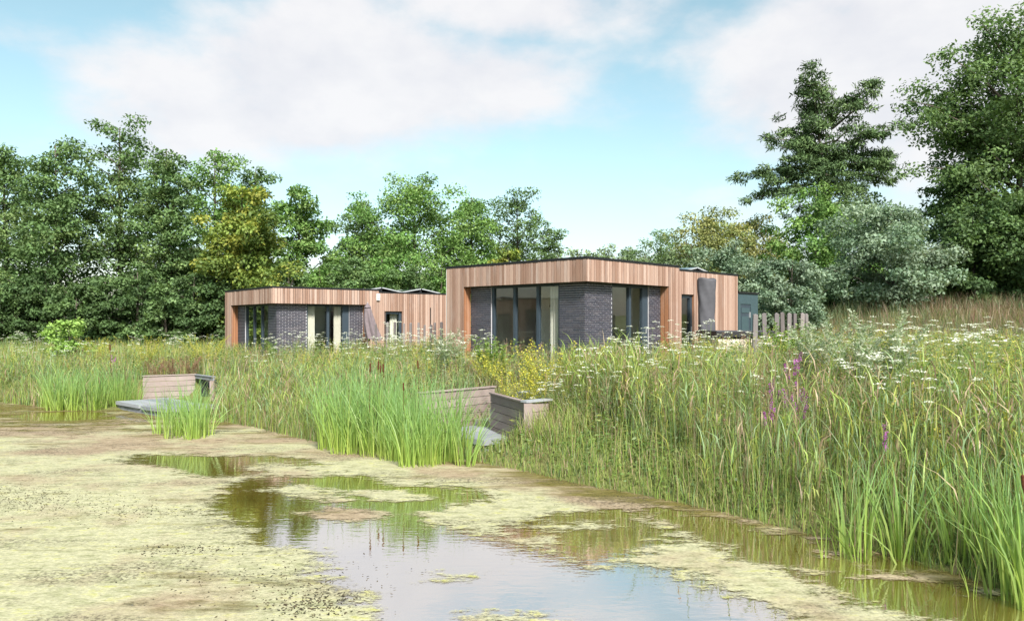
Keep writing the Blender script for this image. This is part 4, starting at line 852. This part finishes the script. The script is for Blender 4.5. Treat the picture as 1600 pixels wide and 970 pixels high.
# far left meadow behind
xx = RNG.uniform(-30, -9, 14000); yy = RNG.uniform(27, 38, 14000); ok = ~in_house(xx, yy); xx, yy = xx[ok], yy[ok]; P = np.stack([xx, yy, height(xx, yy) - .02], -1); m = len(P); c = np.where((RNG.random(m) < .4)[:, None], pal(YELG + DRY[:2], m), pal(FRESH + BLUEG, m))
B = Bunch(); B.add(*blades(P, RNG.uniform(.45, 1.0, m), RNG.uniform(.015, .028, m), RNG.uniform(0, 6.28, m), RNG.uniform(.05, .5, m), c * .85, c))
tag(link('field_grass', B.mesh('field_grass', M['grass'])), 'yellowish tall grass in front of the left trees', 'grass', kind='stuff')

# cattail clumps
def cattail_proto(n, h, spread, seed, tb_, tt_, width=.017, lean=.22):
    rg = np.random.default_rng(seed); a = rg.uniform(0, 6.28, n); r = spread * np.sqrt(rg.random(n)); P = np.stack([np.cos(a) * r, np.sin(a) * r, np.full(n, -.25)], -1)
    hh = h * rg.uniform(.55, 1.05, n) + .25; az = a + rg.normal(0, .7, n); ln = lean * rg.uniform(.1, 1.3, n) * (.4 + r / spread)
    bend = rg.random(n) < .12; ln = np.where(bend, ln + .35, ln)
    tb2 = np.array(tb_)[rg.integers(0, len(tb_), n)] * rg.uniform(.8, 1.2, (n, 1)); tt2 = np.array(tt_)[rg.integers(0, len(tt_), n)] * rg.uniform(.8, 1.2, (n, 1))
    V, Fq, T_ = blades(P, hh, width * rg.uniform(.7, 1.25, n), az, ln, tb2, tt2, 5, .25 * ln + np.where(bend, .2, 0), 'cat', rg.uniform(0, 6.28, n), 2.2)
    return mesh_np('leaf_blades', V, Fq, M['grass'], T_)
CB = [(.40, .52, .08), (.35, .47, .08), (.47, .54, .12)]; CT = [(.19, .36, .12), (.23, .41, .18), (.18, .33, .12)]
c_tall = [cattail_proto(60, 1.75, .26, 300 + i, CB, CT, .019, .3) for i in range(4)]
c_mid = [cattail_proto(40, 1.25, .17, 310 + i, CB, CT, .018, .3) for i in range(3)]
c_thin = [cattail_proto(5, .6, .05, 320 + i, CB, [(.25, .38, .09)], .013) for i in range(2)]
head = MB().tube([(0, 0, -.9), (0, 0, 0)], [.005, .005], 5).tube([(0, 0, 0), (0, 0, .015), (0, 0, .15), (0, 0, .165)], [.006, .016, .016, .006], 8).tube([(0, 0, .165), (0, 0, .24)], [.003, .002], 4).mesh('seed_head', M['seedhead'])
def cattail(px, py, me, label, group, sc=1.0, heads=(), name='cattail_clump'):
    p = on_z(px, py); o = link(name, me, None, (p.x, p.y, 0), random.uniform(0, 6.28)); o.scale = (sc * random.uniform(.9, 1.1),) * 2 + (sc,); tag(o, label, 'cattail', group)
    for (dx, z) in heads:
        s = link('seed_head', head, o); s.matrix_parent_inverse = Matrix.Identity(4)
        s.location = Matrix.Rotation(-o.rotation_euler[2], 3, 'Z') @ Vector((dx, -.12, z)); s.rotation_euler = (random.uniform(-.08, .08), random.uniform(-.08, .08), 0)
lab_m = ' dense green cattail clump from the left in the stand by the middle jetty'; gm = 'cattails of the middle stand'
rr = random.Random(3)
row = [(512, 690), (530, 700), (552, 702), (575, 705), (600, 706), (625, 708), (560, 712), (585, 716), (538, 712), (610, 722), (632, 724), (655, 722), (640, 732), (668, 731), (690, 727), (710, 722), (600, 712), (650, 712), (675, 714), (700, 712), (570, 696), (545, 690), (620, 698), (590, 694), (520, 705)]
row.sort()
for i, (px, py) in enumerate(row):
    hd = [(rr.uniform(-.12, .12), rr.uniform(1.25, 1.6))] if i in (9, 11, 12, 17, 18, 10) else []
    cattail(px, py - 4, c_tall[i % 4], ORD[i] + lab_m, gm, (.86 if py > 718 else 1.0) * rr.uniform(.86, 1.06), hd)
cattail(727, 727, c_mid[0], 'single cattail clump at the right end of the middle stand by the deck', None, .95)
lab_i = ' cattail clump from the left in the island group before the left jetty'
for i, (px, py) in enumerate(sorted(((252, 678), (268, 684), (284, 680), (298, 686), (312, 684), (322, 680), (290, 672), (306, 674)))):
    cattail(px, py, c_mid[i % 3], ORD[i] + lab_i, 'cattails of the island group', 1.02 * rr.uniform(.9, 1.1))
lab_l = ' cattail clump from the left in the stand at the far left bank'
for i in range(16):
    px = 75 + i * 9 + rr.uniform(-4, 4); cattail(px, 640 + rr.uniform(-7, 2), c_mid[i % 3] if i % 2 else c_tall[i % 4], ORD[i] + lab_l, 'cattails of the far left stand', (1.12 if i % 2 else .8) * rr.uniform(.85, 1.1), [(0, 1.35)] if i in (11, 14) else [])
for px, py, me, sc, lb in ((1334, 871, c_mid[1], 1.0, 'leafy cattail clump in the water, leftmost big one on the right bank'), (1413, 875, c_mid[2], 1.0, 'leafy cattail clump in the water, second big one on the right bank'),
                           (1503, 886, c_mid[0], 1.05, 'leafy cattail clump in the water, third big one on the right bank'), (1289, 871, c_thin[0], 1.0, 'thin cattail shoot left of the big clumps on the right bank'),
                           (1228, 843, c_thin[1], .85, 'small thin cattail shoot furthest left on the right bank'), (1518, 932, c_thin[1], .7, 'small cattail shoot standing in open water at right'), (1430, 868, c_thin[0], 1.4, 'thin cattail shoot behind the second big clump')):
    cattail(px, py, me, lb, None, sc)
cattail(1584, 932, c_tall[1], 'large cattail clump with seed head at the right edge', None, .84, [(.02, 1.14)])
cattail(1630, 950, c_tall[2], 'cattail clump mostly cut off by the right edge', None, .95)
cattail(1560, 905, c_tall[3], 'cattail clump behind the large one at the right edge', None, .8)

# flowering plants from prototypes
def disc_head(Bq, c, r, rg, n, col, nrm=(0, 0, 1)):
    a = rg.uniform(0, 6.28, n); q = r * np.sqrt(rg.random(n)); P = np.stack([c[0] + np.cos(a) * q, c[1] + np.sin(a) * q, c[2] - .25 * q * q / r + rg.normal(0, .003, n)], -1)
    V, Fq = leaf_arrays(P, rg.normal(0, .35, (n, 3)) + np.array(nrm), rg.normal(0, 1, (n, 3)) * np.array([1, 1, .1]), np.full(n, r * .42), np.full(n, r * .36), .05)
    Bq.add(V, Fq, np.repeat(np.array(col)[rg.integers(0, len(col), n)], 4, 0))
def carrot_proto(seed, h):
    rg = np.random.default_rng(seed); St, heads = Bunch(), []; nb = rg.integers(3, 6)
    for k in range(nb):
        hh = h * (1 if k == 0 else rg.uniform(.7, .98)); z0 = 0 if k == 0 else h * rg.uniform(.25, .5); az = rg.uniform(0, 6.28); ln = rg.uniform(.02, .1) if k == 0 else rg.uniform(.25, .5)
        one = lambda v: np.array([v])
        for tw in (0, 1.57):
            St.add(*blades(np.array([[0, 0, z0 - .02]]), one(hh - z0), one(.007), one(az), one(ln), np.array([[.20, .26, .10]]), np.array([[.24, .32, .13]]), 3, one(0.), 'stem', one(tw)))
        e = (math.cos(az) * ln * (hh - z0), math.sin(az) * ln * (hh - z0), hh + .004)
        Fl = Bunch(); heads.append(Fl)
        disc_head(Fl, e, rg.uniform(.042, .08), rg, 26, [(.80, .82, .74), (.72, .76, .62), (.84, .84, .80)])
    n = 26; z = rg.uniform(.1, .7, n) * h; a = rg.uniform(0, 6.28, n); P = np.stack([np.cos(a) * .03, np.sin(a) * .03, z], -1)
    V, Fq = leaf_arrays(P, rg.normal(0, .4, (n, 3)) + np.array([0, 0, 1]), np.stack([np.cos(a), np.sin(a), np.full(n, .3)], -1), rg.uniform(.08, .18, n), rg.uniform(.015, .035, n)); St.add(V, Fq, np.repeat(pal([(.16, .25, .07), (.20, .28, .10)], n), 4, 0))
    return [St.mesh('stem', M['grass'])] + [f.mesh('flower_head', M['petal']) for f in heads]
carrots = [carrot_proto(400 + i, .95 + .07 * i) for i in range(5)]
def plant(name, meshes, x, y, sc, label, cat, group, z=None):
    o = link(name, meshes[0], None, (x, y, (H1(x, y) if z is None else z) - .01), random.uniform(0, 6.28)); o.scale = (sc, sc, sc); tag(o, label, cat, group)
    for m_, nm in zip(meshes[1:], ('flower_head',) * 40):
        k_ = link(nm, m_, o)
        if cat != 'wild carrot' and cat != 'loosestrife': k_['kind'] = 'stuff'
    return o
def carrot_patch(n, pxa, pxb, Ya, Yb, label, group, smin=.85, smax=1.15, seed=0):
    q = random.Random(seed); k = 0; t = 0
    while k < n and t < n * 20:
        t += 1; Y = q.uniform(Ya, Yb); X = (q.uniform(pxa, pxb) - 800) / F * Y
        a = np.array([X]); b = np.array([Y])
        if in_house(a, b)[0] or sdist(a, b)[0] < 1.2: continue
        plant('wild_carrot', carrots[q.randrange(5)], X, Y, q.uniform(smin, smax), label, 'wild carrot', group); k += 1
carrot_patch(46, 905, 1115, 13, 18.5, 'white flowered wild carrot in front of the right glass door of the nearer bungalow', 'wild carrots before the nearer bungalow', .8, 1.08, 1)
carrot_patch(34, 560, 770, 18, 25, 'white flowered wild carrot in the meadow between the two bungalows', 'wild carrots between the bungalows', .9, 1.2, 2)
carrot_patch(26, 400, 560, 21, 27, 'white flowered wild carrot in front of the left bungalow', 'wild carrots before the left bungalow', .9, 1.15, 3)
carrot_patch(44, 1340, 1600, 9.2, 16, 'white flowered wild carrot in the dense patch at the right edge', 'wild carrots at the right edge', .72, 1.18, 4)
carrot_patch(18, 1120, 1350, 11, 17, 'white flowered wild carrot between the loosestrife and the hot tub', 'wild carrots near the loosestrife', .8, 1.05, 5)
carrot_patch(46, 0, 340, 24.5, 34, 'white flowered wild carrot in the meadow under the left trees', 'wild carrots in the left meadow', .8, 1.15, 6)
carrot_patch(18, 780, 910, 13.5, 17.5, 'white flowered wild carrot beside the yellow melilot bush', 'wild carrots by the melilot', .6, .9, 7)
def spike_proto(seed, n_st, h, spread, leaf_c, fl_c, leafL=.09, fl_from=.72, fl_size=.022, nfl=60, nleaf=26, fl_lean=.12, lw=.26, side=0):
    rg = np.random.default_rng(seed); St, fls = Bunch(), []; one = lambda v: np.array([v]); Fl = Bunch()
    for k in range(n_st):
        a0 = rg.uniform(0, 6.28); r0 = spread * .35 * rg.random(); hh = h * rg.uniform(.68, 1.05); az = a0 + rg.normal(0, .4); ln = fl_lean * rg.uniform(.3, 2.0); b0 = np.array([math.cos(a0) * r0, math.sin(a0) * r0, -.02])
        sc_ = pal(leaf_c, 1)
        for tw in (0, 1.57): St.add(*blades(b0[None], one(hh), one(.008), one(az), one(ln), sc_ * .8, sc_, 3, one(0.), 'stem', one(tw)))
        def pos(t): return b0 + np.stack([np.cos(az) * ln * hh * t * t, np.sin(az) * ln * hh * t * t, hh * t], -1)
        t = rg.uniform(.12, 1.0, nleaf); P = pos(t); a = rg.uniform(0, 6.28, nleaf)
        if side: P = P + np.stack([np.cos(a) * side * (1.05 - t) * rg.random(nleaf), np.sin(a) * side * (1.05 - t) * rg.random(nleaf), np.zeros(nleaf)], -1)
        U = np.stack([np.cos(a), np.sin(a), rg.uniform(.1, .9, nleaf)], -1); L = leafL * (1.25 - .7 * t) * rg.uniform(.7, 1.2, nleaf)
        V, Fq = leaf_arrays(P, rg.normal(0, .5, (nleaf, 3)) + np.array([0, 0, 1]), U, L, L * lw); St.add(V, Fq, np.repeat(pal(leaf_c, nleaf), 4, 0))
        if fl_c:
            t = fl_from + (1.02 - fl_from) * rg.random(nfl); P = pos(t); a = rg.uniform(0, 6.28, nfl); rr_ = (.012 + side * .5 * (1.1 - t)) * rg.random(nfl) ** .5
            P = P + np.stack([np.cos(a) * rr_, np.sin(a) * rr_, np.zeros(nfl)], -1)
            if n_st < 5: Fl = Bunch()
            if Fl not in fls: fls.append(Fl)
            V, Fq = leaf_arrays(P, rg.normal(0, 1, (nfl, 3)), np.stack([np.cos(a), np.sin(a), rg.uniform(-.2, .6, nfl)], -1), np.full(nfl, fl_size), np.full(nfl, fl_size * .8)); Fl.add(V, Fq, np.repeat(pal(fl_c, nfl), 4, 0))
    r = [St.mesh('stem', M['grass'])]
    r += [f.mesh('flower_head', M['petal']) for f in fls]
    return r
PUR = [(.58, .14, .60), (.68, .22, .68), (.50, .12, .55)]
loose = [spike_proto(500 + i, 3, 1.25, .12, [(.16, .24, .07), (.20, .26, .09)], PUR, .08, .68, .032, 110) for i in range(3)]
for i, (px, yt, Y) in enumerate(((1240, 550, 12.5), (1243, 625, 11.2), (1254, 600, 11.6), (1228, 622, 11.4), (1206, 612, 12.2), (1252, 635, 10.9), (1200, 650, 10.9), (1385, 690, 9.2), (1212, 628, 11.8), (176, 578, 25.5))):
    X = (px - 800) / F * Y; g = H1(X, Y); top = CAMZ + (HOR - yt) / F * Y; sc = max(.55, (top - g) / 1.28)
    lb = 'purple loosestrife alone on the far left bank' if px < 300 else ('tallest purple loosestrife spike furthest up the right slope' if i == 0 else ('small purple loosestrife low among the right reeds' if px > 1300 else 'purple loosestrife in the group on the right slope'))
    plant('purple_loosestrife', loose[i % 3], X, Y, sc, lb, 'loosestrife', 'purple loosestrife', g)
meli = [spike_proto(520 + i, 26, 1.25, .9, [(.30, .33, .07), (.36, .37, .09), (.25, .30, .08)], [(.58, .54, .06), (.64, .58, .09), (.46, .48, .07)], .07, .42, .021, 90, 46, .36, .3, .10) for i in range(2)]
for px, yt, Y, lb in ((868, 524, 15.6, 'big yellow flowering melilot bush before the brick corner of the nearer bungalow'), (835, 540, 16.2, 'yellow melilot bush left of the biggest one'), (898, 560, 15, 'yellow melilot bush right of the biggest one'), (1085, 530, 17.5, 'yellow flowered bush in front of the covered parasol'),
                      (1122, 524, 18.2, 'yellow flowered bush at the left of the hot tub'), (642, 535, 23.6, 'yellow flowered bush in front of the stakes of the left bungalow'), (322, 520, 26.6, 'yellow flowered bush left of the left bungalow'), (228, 522, 27, 'yellow flowered bush in the left meadow near the bungalow'),
                      (150, 524, 28, 'yellow flowered bush in the far left meadow'), (1500, 520, 17.5, 'yellow flowered bush behind the right wild carrots'), (1425, 528, 17, 'yellow green bush left of the right wild carrots'), (765, 548, 17.8, 'yellow green bush below the tall window')):
    X = (px - 800) / F * Y; g = H1(X, Y); sc = (CAMZ + (HOR - yt) / F * Y - g) / 1.3
    plant('yellow_bush', meli[int(px) % 2], X, Y, sc, lb, 'flowering bush', 'yellow flowering bushes', g)
mug = spike_proto(540, 15, 1.5, .6, [(.30, .38, .23), (.37, .43, .30), (.26, .35, .19)], [(.44, .47, .35), (.40, .45, .30)], .16, .5, .028, 110, 90, .26, .26, .14)
for px, yt, Y, lb in ((1385, 482, 11.6, 'tall grey green mugwort standing above the right meadow'), (1275, 490, 13.5, 'grey green mugwort right of the stakes'), (1330, 505, 12.6, 'grey green mugwort between the two taller ones'), (700, 512, 19, 'grey green mugwort before the left leg of the nearer bungalow')):
    X = (px - 800) / F * Y; g = H1(X, Y); plant('mugwort', mug, X, Y, (CAMZ + (HOR - yt) / F * Y - g) / 1.55, lb, 'mugwort', 'mugwort plants', g)
dock = spike_proto(550, 26, .9, .9, [(.30, .20, .13), (.36, .26, .17), (.27, .17, .11)], [(.27, .14, .09), (.33, .19, .13)], .08, .4, .024, 60, 20, .4, .3, .05)
for px, yt, Y, lb in ((268, 554, 24.6, 'brown dried dock clump above the left jetty wall'), (296, 551, 25.0, 'brown dried dock clump right above the left jetty wall'), (243, 560, 24.5, 'brown dried dock clump at the left end of the jetty wall'), (720, 560, 18.6, 'brown dried dock clump above the middle jetty wall'), (1030, 570, 14.6, 'brown dried dock clump among the right wild carrots'), (960, 552, 16, 'brown dried stems before the glass door')):
    X = (px - 800) / F * Y; g = H1(X, Y); plant('dried_dock', dock, X, Y, (CAMZ + (HOR - yt) / F * Y - g) / .95, lb, 'dock', 'dried dock clumps', g)
leafy = spike_proto(560, 12, 1.2, .5, [(.20, .31, .07), (.26, .36, .08), (.17, .27, .06)], None, .13, .7, .02, 0, 40, .22, .5, .05)
for px, yt, Y, lb in ((762, 522, 18.6, 'leafy light green shrub shoots before the left window of the nearer bungalow'), (785, 524, 18.4, 'second leafy shoot before the tall window'), (1225, 500, 18, 'leafy grey green bush around the stakes'), (1245, 505, 17, 'leafy bush right of the stakes'), (1206, 512, 17.4, 'leafy bush hiding the right end of the hot tub'), (1590, 535, 14, 'leafy green bush at the right edge'), (365, 535, 28, 'leafy bush at the foot of the left bungalow'), (425, 528, 27, 'leafy plant before the brick corner of the left bungalow')):
    X = (px - 800) / F * Y; g = H1(X, Y); plant('leafy_bush', [leafy], X, Y, (CAMZ + (HOR - yt) / F * Y - g) / 1.25, lb, 'bush', 'leafy bushes', g) if False else plant('leafy_bush', leafy, X, Y, (CAMZ + (HOR - yt) / F * Y - g) / 1.25, lb, 'bush', 'leafy bushes', g)
